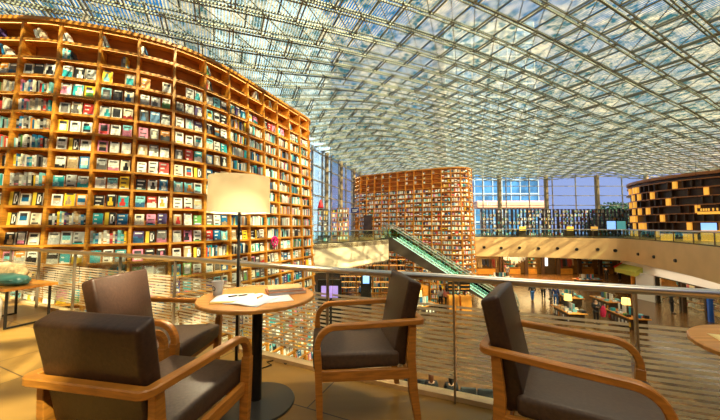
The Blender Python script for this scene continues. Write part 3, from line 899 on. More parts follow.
# cup with printed logo
root = empty('paper_cup', (TX - .30, TY + .02, ZT), 0, 'white paper cup with a dark round print at the left of the round table', 'cup')
m = MB(); m.lathe([(0, 0), (.028, 0), (.030, .004), (.040, .098), (.0385, .098), (.029, .006), (0, .006)], n=28); m.build('cup_body', mat('white_cup', (0.82, 0.82, 0.80), .5), root, smooth=True)
m = MB(); m.tube([(.041 * cos(a), .041 * sin(a), .098) for a in [2 * pi * i / 28 for i in range(28)]], .0022, 6, closed=True); m.build('rim', mat('white_cup', (1, 1, 1)), root, smooth=True)
m = MB()
for k in range(12):        # ring print on the side that faces the camera
    a = 2 * pi * k / 12; b = 2 * pi * (k + 1) / 12
    def pc(u, v): 
        rr = .0305 + (.05 + v) / .1 * .0100; an = radians(-118) + u / rr
        return (rr * cos(an), rr * sin(an), .05 + v)
    m.add([pc(.012 * cos(a), .012 * sin(a)), pc(.012 * cos(b), .012 * sin(b)), pc(.018 * cos(b), .018 * sin(b)), pc(.018 * cos(a), .018 * sin(a))], [(0, 1, 2, 3)])
m.build('printed_logo', M_BLACK, root)
m = MB(); m.tube([(.01, 0, .02), (.035, .015, .155)], .0035, 8); o = m.build('stirrer', M_STEEL, None, smooth=True); o.location = (TX - .30, TY + .02, ZT)
tag(o, 'thin metal stirrer leaning in the white paper cup', 'stirrer')

def sheet(name, x, y, z, w_, d_, rz_, m_, label, cat, curl=0.0, group=None, th=.0012):
    mb = MB(); nx, ny = 8, 8; v = []
    for j in range(ny + 1):
        for i in range(nx + 1):
            u, k = i / nx, j / ny
            zz = curl * (max(0, 1 - abs(u - .45) * 3.2) * (.4 + .6 * k)) + curl * .25 * k * k
            v.append(((u - .5) * w_, (k - .5) * d_, zz))
    f = [(j * (nx + 1) + i, j * (nx + 1) + i + 1, (j + 1) * (nx + 1) + i + 1, (j + 1) * (nx + 1) + i) for j in range(ny) for i in range(nx)]
    mb.add(v, f)
    o = mb.build(name, m_, smooth=True, auto=False); o.location = (x, y, z); o.rotation_euler = (0, 0, radians(rz_))
    s = o.modifiers.new('solid', 'SOLIDIFY'); s.thickness = th; s.offset = 1
    return tag(o, label, cat, group)
M_MAG = mat('magazine_yellow', (0.80, 0.55, 0.10), 0.4)
sheet('magazine', TX - .13, TY - .10, ZT + .0005, .26, .24, 12, M_MAG, 'yellow-edged magazine lying flat under white papers on the round table', 'magazine', th=.004)
sheet('paper_sheet', TX - .14, TY - .085, ZT + .006, .25, .21, 12, M_PAPER, 'white sheet on the yellow magazine, under two black pens', 'paper', group='papers on the round table')
sheet('paper_sheet', TX + .01, TY - .16, ZT + .001, .26, .24, -18, mat('bluish_paper', (0.72, 0.78, 0.86), .6), 'crumpled pale blue sheet at the front rim of the round table', 'paper', .022, 'papers on the round table')
sheet('paper_sheet', TX + .16, TY - .10, ZT + .0008, .20, .20, 24, M_PAPER, 'white sheet at the right, partly beneath the stack of notebooks', 'paper', .0, 'papers on the round table')
for dx, dy, l in ((-.15, -.07, 'left black pen on the white sheet'), (-.09, -.045, 'right black pen on the white sheet')):
    m = MB(); m.tube([(-.03, 0, 0), (.022, 0, 0), (.032, 0, 0)], .0045, 8, scales=[1, 1, .3]); o = m.build('pen', M_BLACK, None, smooth=True)
    o.location = (TX + dx, TY + dy, ZT + .0125); o.rotation_euler = (0, 0, radians(40)); tag(o, l, 'pen')
root = empty('marker', (TX + .07, TY - .17, ZT + .03), radians(80), 'orange marker resting on the crumpled pale blue sheet', 'pen')
m = MB(); m.tube([(-.03, 0, 0), (.015, 0, .001)], .006, 8); m.build('barrel', mat('orange_plastic', (0.85, 0.30, 0.03), .4), root, smooth=True)
m = MB(); m.tube([(.015, 0, .001), (.032, 0, .001)], .0065, 8); m.build('cap', mat('orange_plastic', (1, 1, 1)), root, smooth=True)
def notebook(x, y, z, w_, d_, h_, rz_, cm, label):
    root = empty('notebook', (x, y, z), radians(rz_), label, 'notebook', 'notebooks stacked on the round table')
    m = MB(); m.box((0, 0, h_ / 2), (w_ - .008, d_ - .008, h_ - .004)); m.build('pages', M_PAPER, root)
    m = MB(); m.box((0, 0, .0012), (w_, d_, .0024)); m.box((0, 0, h_ - .0012), (w_, d_, .0024)); m.box((-w_ / 2 + .001, 0, h_ / 2), (.0024, d_, h_)); m.build('cover', cm, root)
notebook(TX + .17, TY + .11, ZT, .27, .20, .022, 24, mat('rust_cover', (0.50, 0.20, 0.10), .5), 'rust brown notebook at the bottom of the stack on the table')
notebook(TX + .16, TY + .12, ZT + .0222, .24, .18, .018, 20, mat('tan_cover', (0.62, 0.38, 0.15), .5), 'tan covered notebook on top of the rust brown notebook')
# leaflet on the right table
sheet('leaflet', 1.64, 1.24, ZT, .30, .22, 62, mat('pale_yellow_print', (0.85, 0.66, 0.25), .5), 'pale yellow leaflet on the table at the right edge', 'leaflet', th=.002)
sheet('leaflet', 1.70, 1.23, ZT + .0022, .16, .14, 50, mat('blue_print', (0.03, 0.40, 0.66), .5), 'bright blue leaflet on the pale yellow one', 'leaflet', th=.002)

# ---- floor lamp behind the table
root = empty('floor_lamp', (-1.095, 2.72, 0), 0, 'floor lamp with a white drum shade standing behind the round table', 'lamp')
m = MB(); m.lathe([(0, 0), (.13, 0), (.13, .012), (.02, .022), (0, .022)], n=32); m.build('base', M_BLACK, root, smooth=True)
m = MB(); m.lathe([(0, .02), (.0125, .02), (.0125, 1.64), (0, 1.64)], n=12); m.build('pole', M_BLACK, root, smooth=True)
mshade = bpy.data.materials.new('linen_shade'); mshade.use_nodes = True
t = mshade.node_tree; b = t.nodes['Principled BSDF']; b.inputs['Base Color'].default_value = (.86, .78, .62, 1); b.inputs['Roughness'].default_value = .8
tl = t.nodes.new('ShaderNodeBsdfTranslucent'); tl.inputs[0].default_value = (.97, .90, .72, 1)
mx = t.nodes.new('ShaderNodeMixShader'); mx.inputs[0].default_value = .82
t.links.new(b.outputs[0], mx.inputs[1]); t.links.new(tl.outputs[0], mx.inputs[2]); t.links.new(mx.outputs[0], t.nodes['Material Output'].inputs[0])
m = MB(); m.lathe([(.268, 1.365), (.262, 1.69), (.260, 1.69), (.266, 1.365), (.268, 1.365)], n=48); m.build('lamp_shade', mshade, root, smooth=True)
m = MB()
for k in range(3):
    a = 2 * pi * k / 3; m.bar((0, 0, 1.62), (.262 * cos(a), .262 * sin(a), 1.68), .005, .005)
m.build('shade_spider', M_BLACK, root)
m = MB(); m.lathe([(0, 1.50), (.02, 1.50), (.035, 1.54), (.03, 1.59), (0, 1.605)], n=16); m.build('bulb', mat('bulb_glow', (1, .9, .7), .5, emit=(1, .80, .50), estr=1700), root, smooth=True)
m = MB(); m.tube([(x, y, .006) for x, y in ((.05, .0), (.2, -.06), (.3, .04), (.24, .10), (.34, .16), (.42, .06), (.55, .12))], .005, 6); m.build('cord', M_BLACK, root, smooth=True)

# ---- low side table with bags at the left edge
root = empty('side_table', (-4.60, 4.02, 0), radians(-20), 'low wooden side table with thin dark metal legs at the left edge', 'table')
m = MB(); m.box((0, 0, .48), (.95, .50, .035)); m.build('tabletop', M_ORANGE, root, bevel=.004)
for sx in (-1, 1):
    m = MB(); m.bar((sx * .40, -.2, 0.01), (sx * .40, .2, 0.01), .03, .02); m.build('foot_bar', M_BLACK, root)
    for sy in (-1, 1):
        m = MB(); m.bar((sx * .40, sy * .2, 0.0), (sx * .40, sy * .2, .463), .022, .022); m.build('leg', M_BLACK, root)
def blob(name, loc, sc, m_, label, cat, rz_=0, parent=None, seedv=1, amp=.12):
    bm = bmesh.new(); bmesh.ops.create_icosphere(bm, subdivisions=4, radius=1)
    from mathutils import noise
    for v in bm.verts:
        k = 1 + amp * noise.noise(v.co * 2.2 + Vector((seedv * 7, 0, 0)))
        v.co = Vector((v.co.x * sc[0], v.co.y * sc[1], v.co.z * sc[2])) * k
        if v.co.z < -sc[2] * .72: v.co.z = -sc[2] * .72
    for v in bm.verts: v.co.z += sc[2] * .72
    me = bpy.data.meshes.new(name); bm.to_mesh(me); bm.free(); me.materials.append(m_)
    me.polygons.foreach_set('use_smooth', [True] * len(me.polygons))
    o = bpy.data.objects.new(name, me); COL.objects.link(o); o.location = loc; o.rotation_euler = (0, 0, rz_)
    if parent: o.parent = parent
    if label: tag(o, label, cat)
    return o
root = empty('handbag', (-4.50, 3.90, .4975), radians(-15), 'teal soft leather handbag lying on the low side table', 'bag')
blob('bag_body', (0, 0, 0), (.31, .13, .085), mat('teal_leather', (.05, .17, .15), .35), None, None, 0, root, 3)
m = MB(); m.tube([(-.24, -.02, .07), (-.2, -.11, .09), (0, -.15, .07), (.2, -.10, .08), (.25, 0, .07)], .008, 8); m.build('strap', mat('teal_leather', (1, 1, 1)), root, smooth=True)
blob('folded_scarf', (-4.70, 4.07, .4975), (.34, .12, .15), mat('beige_knit', (.60, .42, .22), .8, noise=.3, nscale=30), 'beige folded scarf heaped behind the teal handbag', 'scarf', radians(-20), None, 5, .3)
blob('shopping_bag', (-4.42, 3.50, 0), (.16, .22, .33), mat('white_bag', (.8, .78, .74), .6), 'white bag standing in front of the low side table, cut by the left edge', 'bag', 0, None, 9, .18)

# ================================================================= ESCALATORS
def escalator(a, b, width, label):
    a = Vector(a); b = Vector(b)
    d2 = Vector((b.x - a.x, b.y - a.y)); L = d2.length; ang = math.atan2(d2.y, d2.x); H = b.z - a.z
    root = empty('escalator', a, ang, label, 'escalator', 'pair of escalators')
    w = width / 2
    top = [(-1.2, 0), (0, 0), (L, H), (L + 1.4, H)]
    for s in (-1, 1):
        m = MB(); y = s * w
        m.add([(x, y - .05, z) for x, z in [(-1.2, .12), (0, .12), (L, H + .12), (L + 1.4, H + .12)]] + [(x, y - .05, z) for x, z in [(L + 1.4, H - .0), (L + .2, H - .0), (0, -1.1), (-1.2, -1.1)]] +
              [(x, y + .05, z) for x, z in [(-1.2, .12), (0, .12), (L, H + .12), (L + 1.4, H + .12)]] + [(x, y + .05, z) for x, z in [(L + 1.4, H - .0), (L + .2, H - .0), (0, -1.1), (-1.2, -1.1)]],
              [(0, 1, 6, 7), (1, 2, 5, 6), (2, 3, 4, 5), (8, 15, 14, 9), (9, 14, 13, 10), (10, 13, 12, 11), (0, 8, 9, 1), (1, 9, 10, 2), (2, 10, 11, 3), (7, 6, 14, 15), (6, 5, 13, 14), (5, 4, 12, 13), (0, 7, 15, 8), (3, 11, 12, 4)])
        m.build('side_truss', M_GREY, root, fix=True)
        hr = [(-1.0, y, .25), (-1.25, y, .55), (-1.0, y, .98), (0, y, 1.0), (L, y, H + 1.0), (L + 1.1, y, H + .98), (L + 1.35, y, H + .55), (L + 1.1, y, H + .2)]
        m = MB(); m.tube([tuple(p) for p in catmull(hr, 5)], .04, 8); m.build('handrail', mat('grey_rubber', (.30, .33, .30), .4), root, smooth=True)
        m = MB()
        for (x0, z0, x1, z1) in ((-1.0, 0, 0, 0), (0, 0, L, H), (L, H, L + 1.1, H)):
            m.hexa([(x0, y - .01, z0 + .12), (x1, y - .01, z1 + .12), (x1, y + .01, z1 + .12), (x0, y + .01, z0 + .12), (x0, y - .01, z0 + .96), (x1, y - .01, z1 + .96), (x1, y + .01, z1 + .96), (x0, y + .01, z0 + .96)])
        m.build('glass_balustrade', G_ESC, root)
        m = MB()
        m.bar((0, y - s * .03, .13), (L, y - s * .03, H + .13), .025, .025); m.build('skirt_light', mat('skirt_lamp', (.6, 1, .8), .5, emit=(.95, 1.0, .88), estr=2.2), root)
    n = int(abs(H) / .2); m = MB(); mm = mat('step_metal', (.55, .66, .60), .4, .2)
    for k in range(n):
        x = L * k / n; z = H * k / n
        m.box((x + L / n / 2, 0, z - .1), (L / n, width - .14, .2))
    m.build('steps', mm, root)
    m = MB(); m.add([(-1.2, -w, -1.1), (0, -w, -1.1), (L + .2, -w, H - .02), (-1.2, w, -1.1), (0, w, -1.1), (L + .2, w, H - .02)], [(0, 1, 4, 3), (1, 2, 5, 4)]); m.build('underside', M_GREY, root)
    m = MB(); m.box((-.6, 0, .0), (1.2, width - .12, .04)); m.box((L + .7, 0, H + .0), (1.4, width - .12, .04)); m.build('landing_plate', M_STEEL, root)
    return root
dirv = Vector((9.0, -4.0)).normalized(); nv = Vector((-dirv.y, dirv.x))
A0 = Vector((3.3, 28.5)); B0 = A0 + dirv * 8.9
escalator((A0.x, A0.y, 0), (B0.x, B0.y, GROUND + .02), 1.2, 'nearer escalator of the pair, its grey side towards the camera')
A1 = A0 + nv * 1.42; B1 = A1 + dirv * 8.9
escalator((A1.x, A1.y, 0), (B1.x, B1.y, GROUND + .02), 1.2, 'farther escalator of the pair, next to the middle bookcase tower')

# ================================================================= DARK ROUND TOWER (right, upper level)
cx, cy, R = 40.4, 31.7, 9.0
root = empty('round_pavilion', (cx, cy, 0), 0, 'dark brown round pavilion with ledges and glowing yellow blocks, far right', 'pavilion')
m = MB(); m.lathe([(R - .45, 0), (R - .45, 6.2), (0, 6.2)], n=96); m.build('drum', M_DARKW, root, smooth=True)
LZ = [0.0, .82, 1.64, 2.46, 3.28, 4.1, 4.92, 5.74]
rg = random.Random(3)
for k, z in enumerate(LZ[1:]):
    m = MB(); r_ = R + (.10 if k % 2 else 0)
    m.lathe([(R - .5, z - .05), (r_, z - .05), (r_, z + .05), (R - .5, z + .05)], n=96); m.build('ledge', mat('ledge_wood', (.40, .15, .04), .4), root, smooth=True)
m = MB(); m.lathe([(R - .5, 6.1), (R + .04, 6.1), (R + .04, 6.38), (0, 6.38)], n=96); m.build('roof_band', mat('ledge_wood', (1, 1, 1)), root, smooth=True)
for k in range(7):
    z0, z1 = LZ[k] + .05, LZ[k + 1] - .05
    dk = MB(); yl = []
    for q in range(40):
        a = radians(150 + q * 4.1 + (k % 2) * 2.0)
        if a > radians(300): break
        c = (cx * 0 + (R - .22) * cos(a), (R - .22) * sin(a), (z0 + z1) / 2)
        if ((q + 3 * k) % 7 == 0 or (q < 4 and (q + k) % 2 == 0)) and rg.random() < (1 if q < 16 else .6) and not (q > 24 and k > 1):
            b = MB(); b.box((c[0] * 1.012, c[1] * 1.012, c[2]), (.24, .30, z1 - z0), a); b.build('glowing_block', M_YEL, root)
        elif q < 40 and rg.random() < .7:
            dk = MB(); dk.box(c, (.36, .12, z1 - z0), a); dk.build('dark_block', M_DARKW, root)
# kiosk + yellow sign in front of it
def yaw_to(x, y): return math.atan2(-y, -x)
kx, ky = X(711, 24.5), 24.5
root = empty('kiosk', (kx, ky, 0), yaw_to(kx, ky) + pi / 2 , 'yellow lit kiosk with a blue screen on the right balcony', 'kiosk')
m = MB(); m.box((0, 0, .45), (1.2, .6, .9)); m.build('counter', M_YEL, root)
m = MB(); m.box((-.15, 0, 1.2), (.85, .08, .6)); m.build('screen', M_SCREEN, root)
m = MB(); m.box((.5, 0, 1.05), (.25, .3, .95)); m.build('side_post', M_ORANGE, root)
sx_, sy_ = X(713, 24.9), 24.9
root = empty('hanging_sign', (sx_, sy_, 2.35), yaw_to(sx_, sy_) + pi / 2, 'yellow banner sign with a row of lit marks above the blue-screen kiosk', 'sign')
m = MB(); m.box((0, 0, 0), (1.7, .08, .22), mi=0); m.build('yellow_band', M_YEL, root)
m = MB(); m.box((0, 0, .27), (1.7, .08, .3)); m.build('letter_panel', mat('sign_brown', (.10, .05, .02), .5), root)
m = MB()
for sxp in (-.8, .8):
    m.bar((sxp, 0, .4), (sxp, 0, 6.0 - 2.35 + 1.0), .02, .02)
m.build('hanger', M_BLACK, root)
def marks(parent, m_, x0, y, z0, strokes, w):
    m = MB()
    for dx, h in strokes: m.box((x0 + dx, y, z0 + h / 2), (w, .02, h))
    o = m.build('lettering', m_, parent); return o
marks(root, M_YEL, -.62, -.05, .17, [(0, .2), (.14, .2), (.28, .2), (.42, .2), (.66, .22), (.88, .22)], .10)
for px, zz in ((666.5, 26.4), (689, 26.5)):
    x_, y_ = X(px, zz), zz
    lb = {666.5: 'long yellow lit bench box at the foot of the dark pavilion', 689: 'short yellow lit bench box left of the blue-screen kiosk'}[px]
    root = empty('lit_bench', (x_, y_, 0), yaw_to(x_, y_) + pi / 2, lb, 'bench')
    m = MB(); m.box((0, 0, .27), (.85, .5, .56)); m.build('glowing_front', M_YEL, root)
    m = MB(); m.box((0, 0, .58), (.95, .6, .07)); m.build('seat', M_ORANGE, root)

# ================================================================= UPPER LEVEL, FAR AND LEFT
def open_bookcase(x, y, ang, wdt, hgt, rows, cols, label, depth=.35, group=None, books=True, z0=0.0, lit=False, zbase=-.02):
    root = empty('open_bookcase', (x, y, z0 + zbase), ang, label, 'bookcase', group)
    m = MB()
    for c in range(cols + 1): m.box((-wdt / 2 + wdt * c / cols, 0, hgt / 2), (.05, depth, hgt))
    m.build('upright', M_DARKW if not lit else M_SHELF, root)
    m = MB()
    for r in range(rows + 1): m.box((0, 0, .03 + (hgt - .06) * r / rows), (wdt, depth - .02, .045))
    m.build('shelves', M_DARKW if not lit else M_SHELF, root)
    if books:
        m = MB(); rg = random.Random(int(x * 31 + y)); 
        for r in range(rows):
            zf = .055 + (hgt - .06) * r / rows; hh = (hgt - .06) / rows
            for c in range(cols):
                if rg.random() < (.12 if lit else .45): continue
                xx = -wdt / 2 + wdt * c / cols + .06; xe = xx + wdt / cols - .14
                while xx < xe:
                    w_ = rg.uniform(.04, .10); m.box((xx + w_ / 2, -.02, zf + hh * .33), (w_, .2, hh * rg.uniform(.5, .66)), col=PAL[rg.choices(range(16), WTS)[0]]); xx += w_ + .005
        o = m.build('book_rows', M_BOOK, root); o['kind'] = 'stuff'
    return root
n_ = 10
WORDS = ['first', 'second', 'third', 'fourth', 'fifth', 'sixth', 'seventh', 'eighth', 'ninth', 'tenth', 'eleventh']
for k in range(n_):
    px = 489 + k * 15.3; y_ = 39.5; x_ = X(px, y_)
    open_bookcase(x_, y_, 0, 1.9, 3.5, 7, 4, f'{WORDS[k]} open dark bookcase from the left before the far windows', group='open bookcases on the far balcony')
for k, px in enumerate((568, 592, 521)):
    x_ = X(px, 37.5); root = empty('service_counter', (x_, 37.5, -.02), 0, ['yellow lit counter below the middle of the far bookcases', 'yellow lit counter at the right of the far bookcases', 'yellow lit counter at the left of the far bookcases'][k], 'counter')
    m = MB(); m.box((0, 0, .42), (.9, .5, .84)); m.build('counter_body', M_DARKW, root)
    m = MB(); m.box((0, -.3, .95), (.8, .08, .5)); m.build('lit_front', M_YEL if k < 3 else M_DARKW, root)
    m = MB(); m.box((0, 0, .87), (1.0, .6, .06)); m.build('counter_top', M_WHITE, root)
# display screens at px 610..622
for px, l, mm in ((611, 'pale blue display board right of the far bookcases', M_SCREEN), (621, 'teal display board beside the dark pavilion', mat('teal_screen', (.1, .4, .4), .4, emit=(.1, .5, .5), estr=.5))):
    x_ = X(px, 36); root = empty('display_board', (x_, 36, -.02), 0, l, 'display')
    m = MB(); m.box((0, 0, 1.35), (1.0, .06, 1.0)); m.build('panel', mm, root)
    m = MB(); m.bar((-.4, 0, 0), (-.4, 0, .85), .05, .05); m.bar((.4, 0, 0), (.4, 0, .85), .05, .05); m.build('stand', M_BLACK, root)
# left balcony furniture
open_bookcase(X(340, 27.0), 27.0, radians(12), 1.5, 2.9, 7, 3, 'warm wooden bookcase before the left windows', lit=True)
open_bookcase(X(323, 24.0), 24.0, radians(12), .8, 2.6, 6, 2, 'dark narrow bookcase beside the end of the big curved bookcase')
root = empty('red_figurine', (X(320.5, 24.0), 24.0, 2.585), 0, 'small red pointed ornament on top of the dark narrow bookcase', 'ornament')
m = MB(); m.lathe([(0, 0), (.22, 0), (.25, .1), (.16, .45), (.05, .75), (.02, .78), (0, .8)], n=20); m.build('cone', mat('red_gloss', (.7, .02, .03), .4), root, smooth=True)
m = MB(); m.lathe([(.25, .02), (.28, .05), (.25, .08)], n=20); m.build('trim_ring', M_WHITE, root, smooth=True)
root = empty('direction_sign', (X(355, 27.0), 27.0, 0), 0, 'dark blue direction sign on a pole left of the middle tower', 'sign')
m = MB(); m.box((0, 0, 2.65), (.75, .08, .42)); m.build('sign_panel', mat('navy_sign', (.02, .03, .16), .4), root)
m = MB(); m.bar((0, .06, -.02), (0, .06, 2.5), .06, .06); m.build('pole', M_DSTEEL, root)
m = MB(); m.box((0, -.042, 2.70), (.5, .006, .05)); m.box((-.05, -.042, 2.58), (.4, .006, .05)); m.build('text_line', M_WHITE, root)

# ================================================================= OUTSIDE
def building(name, c, d, rz_, m_, label, fl=3.2, bays=12):
    root = empty(name, (c[0], c[1], 0), rz_, label, 'building')
    m = MB(); m.box((0, 0, c[2]), d); m.build('facade', m_, root)
    f = MB(); z = c[2] - d[2] / 2
    while z < c[2] + d[2] / 2:
        f.box((0, 0, z), (d[0] + .2, d[1] + .2, .35)); z += fl
    for k in range(bays + 1): f.box((-d[0] / 2 + d[0] * k / bays, 0, c[2]), (.25, d[1] + .25, d[2]))
    f.build('facade_grid', mat('facade_frame', (.30, .40, .52), .5), root)
    return root
M_BG1 = mat('blue_curtain_wall', (.07, .22, .46), .15, .3, noise=.5, nscale=.4)
M_BG2 = mat('pale_blue_curtain_wall', (.28, .45, .72), .2, .2, noise=.3, nscale=.3)
building('office_building', (32, 78, 22), (22, 12, 60), 0, M_BG1, 'blue glass office tower outside the far windows', 3.4, 10)
building('office_building', (-18, 52, 18), (26, 12, 52), radians(60), M_BG2, 'pale blue office tower outside the left windows', 3.0, 16)
root = empty('canopy', (24, 52, 0), 0, 'salmon pink canopy band outside the far windows', 'canopy')
m = MB(); m.box((2.2, 0, 4.9), (12.5, 1.6, 1.35)); m.build('band', mat('salmon_panel', (.85, .40, .28), .6), root, bevel=.3)
m = MB()
for xx in (-3, 1, 5, 8): m.bar((xx, 0, -5.4), (xx, 0, 4.3), .3, .3)
m.build('post', M_MULL, root)
marks(root, M_WHITE, -2.2, -.83, 4.75, [(.0, .5), (.35, .3), (.65, .3), (.95, .3), (1.25, .3), (1.75, .5), (2.1, .3), (2.4, .3)], .16)
mb = MB(); mb.box((15, 90, GROUND - .2), (200, 86, .3)); struct(mb.build('ground', mat('plaza_stone', (.35, .33, .30), .8)))
def tree(x, y, h, r, label):
    root = empty('tree', (x, y, GROUND), 0, label, 'tree', 'trees outside the far windows')
    rg = random.Random(int(x * 10)); m = MB()
    m.tube([(0, 0, 0), (.1, 0, h * .4), (0, .1, h * .8)], .28, 8, scales=[1, .7, .3])
    for k in range(7):
        a = k * 2.4; m.tube([(0, 0, h * (.45 + .04 * k)), (cos(a) * r * .7, sin(a) * r * .7, h * (.6 + .05 * k))], .09, 6, scales=[1, .3])
    m.build('trunk', M_DARKW, root, smooth=True)
    f = MB()
    for k in range(2600):
        a = rg.uniform(0, 2 * pi); zz = rg.uniform(-1, 1); rr = rg.random() ** .4
        q = Vector((cos(a) * r * rr * math.sqrt(1 - zz * zz), sin(a) * r * rr * math.sqrt(1 - zz * zz), h * .75 + zz * r * .85 * rr))
        n = Vector((rg.uniform(-1, 1), rg.uniform(-1, 1), rg.uniform(-1, 1))).normalized(); e = n.orthogonal().normalized() * .22; g_ = n.cross(e).normalized() * .12
        f.add([q - e, q + g_, q + e, q - g_], [(0, 1, 2, 3)])
    f.build('foliage', mat('leaf_green', (.05, .11, .04), .6, noise=.5, nscale=1), root)
tree(X(613, 56), 56, 11.2, 3.4, 'leafy green tree outside, just left of the dark pavilion')
tree(X(597, 60), 60, 8.6, 2.2, 'lower green tree outside, left of the taller one')
tree(X(626, 58), 58, 11.8, 2.8, 'tall green tree outside, half behind the dark pavilion')

# ================================================================= LOWER FLOOR: SHOPS
M_SHOPBACK = mat('shop_back_wall', (.30, .15, .05), .6, noise=.3, nscale=1)
mb = MB(); mb.box((20, 43.4, (GROUND - 2.2) / 2), (36, .2, 3.3)); struct(mb.build('wall_shops_far', M_SHOPBACK))
# shop bays: dark frames, glowing shelves, merchandise
rg = random.Random(21)
def shop_bay(px, wpx, y, kind, label):
    x_ = X(px, y); w_ = wpx / F * y
    root = empty('shopfront', (x_, y, GROUND), 0, label, 'shopfront', 'shopfronts under the far balcony')
    m = MB()
    for s in (-1, 1): m.box((s * w_ / 2, 0, 1.6), (.18, .3, 3.2))
    m.box((0, 0, 3.05), (w_, .3, .3)); m.build('door_frame', M_DARKW, root)
    g = MB(); g.box((0, 0, 1.45), (w_ - .2, .03, 2.9)); g.build('shop_window', G_CLEAR, root)
    m = MB(); m.box((0, .55, 2.85), (w_ - .4, .15, .06)); m.build('lamp_strip', M_LED2, root)
    if kind == 'clothes':
        m = MB(); m.tube([(-w_ / 2 + .2, .7, 2.1), (w_ / 2 - .2, .7, 2.1)], .03, 6); m.build('clothes_rail', M_STEEL, root)
        n = int(w_ / .25)
        for k in range(n):
            xx = -w_ / 2 + .3 + k * (w_ - .6) / max(1, n - 1); c = rg.choice([(.02, .02, .02), (.1, .05, .03), (.3, .18, .08), (.5, .35, .2), (.05, .05, .1), (.35, .05, .04)])
            nm = 'cloth_%d' % int(c[0] * 100); g = MB(); h = rg.uniform(.8, 1.3)
            g.hexa([(xx - .06, .5, 2.05 - h), (xx + .06, .5, 2.05 - h), (xx + .06, .9, 2.05 - h), (xx - .06, .9, 2.05 - h), (xx - .04, .56, 2.05), (xx + .04, .56, 2.05), (xx + .04, .84, 2.05), (xx - .04, .84, 2.05)])
            g.build('garment', mat('woven_' + ['black', 'brown', 'tan', 'beige', 'navy', 'red'][[.02, .1, .3, .5, .05, .35].index(c[0])] + '_cloth', c, .9), root)
    elif kind == 'shelves':
        m = MB(); 
        for k in range(5): m.box((0, .9, .4 + k * .5), (w_ - .5, .35, .04))
        m.build('display_shelves', M_ORANGE, root)
        m = MB()
        for k in range(4):
            xx = -w_ / 2 + .4
            while xx < w_ / 2 - .5:
                a = rg.uniform(.1, .3); m.box((xx, .85, .42 + k * .5 + .13), (a, .25, .24), col=PAL[rg.choices(range(16), WTS)[0]]); xx += a + rg.uniform(.04, .2)
        o = m.build('goods', M_BOOK, root); o['kind'] = 'stuff'
    elif kind == 'dark':
        m = MB(); m.box((0, .4, 1.4), (w_ - .3, .1, 2.8)); m.build('dark_panel', M_DARKW, root)
        m = MB(); m.box((-w_ * .2, .3, 1.9), (.35, .06, 1.5)); m.build('light_panel', mat('white_panel_light', (1, 1, 1), .5, emit=(.8, .8, 1), estr=1.5), root)
    m = MB(); m.box((0, .8, .35), (w_ - .8, .5, .7)); m.build('low_counter', M_ORANGE, root)
bays = [(487, 24, 'clothes', 'clothes shop with dark garments hanging, left of the far shops'), (513, 22, 'shelves', 'shop with pale goods on shelves behind the chandelier'),
        (533, 15, 'shelves', 'narrow shelf shop left of the dark entrance'), (549, 14, 'dark', 'dark shop entrance with a white light panel'), (567, 19, 'clothes', 'clothes shop in the middle of the far shops'),
        (588, 19, 'shelves', 'shelf-lined cafe bay near the right of the far shops'), (608, 18, 'shelves', 'rightmost bay of the far shops')]
for px, wp, kd, l in bays: shop_bay(px, wp, 41.8, kd, l)
# recessed dark round speakers on far fascia
PF = Path2(fe)
for k, px in enumerate((483, 500, 518, 537, 556, 575, 596, 614)):
    best = min((PF.len * i / 1500 for i in range(1500)), key=lambda d: abs(360 + F * PF.at(d).x / PF.at(d).y - px) + (50 if d > PF.len * .5 else 0))
    q = PF.at(best); n = PF.nrm(best)
    m = MB(); o = None
    a = math.atan2(n.y, n.x)
    m.tube([(0, 0, 0), (.10, 0, 0)], .17, 12, scales=[1, .8]); o = m.build('wall_spotlight', M_BLACK, None, smooth=True)
    o.location = (q.x + n.x * .25, q.y + n.y * .25, -1.15 - (k % 2) * .05); o.rotation_euler = (0, 0, a)
    tag(o, f'small dark round spotlight on the far cream fascia, {WORDS[k]} from the left', 'spotlight', 'spotlights on the cream fascia')
for k, (px) in enumerate((640, 656, 678)):
    best = min((PF.len * i / 1500 for i in range(750, 1500)), key=lambda d: abs(360 + F * PF.at(d).x / PF.at(d).y - px))
    q = PF.at(best); n = PF.nrm(best)
    m = MB(); m.tube([(0, 0, 0), (.10, 0, 0)], .14, 12, scales=[1, .8]); o = m.build('wall_spotlight', M_BLACK, None, smooth=True)
    o.location = (q.x + n.x * .25, q.y + n.y * .25, -1.3); o.rotation_euler = (0, 0, math.atan2(n.y, n.x))
    tag(o, f'small dark spotlight on the right cream fascia, {WORDS[k]} from the left', 'spotlight', 'spotlights on the cream fascia')

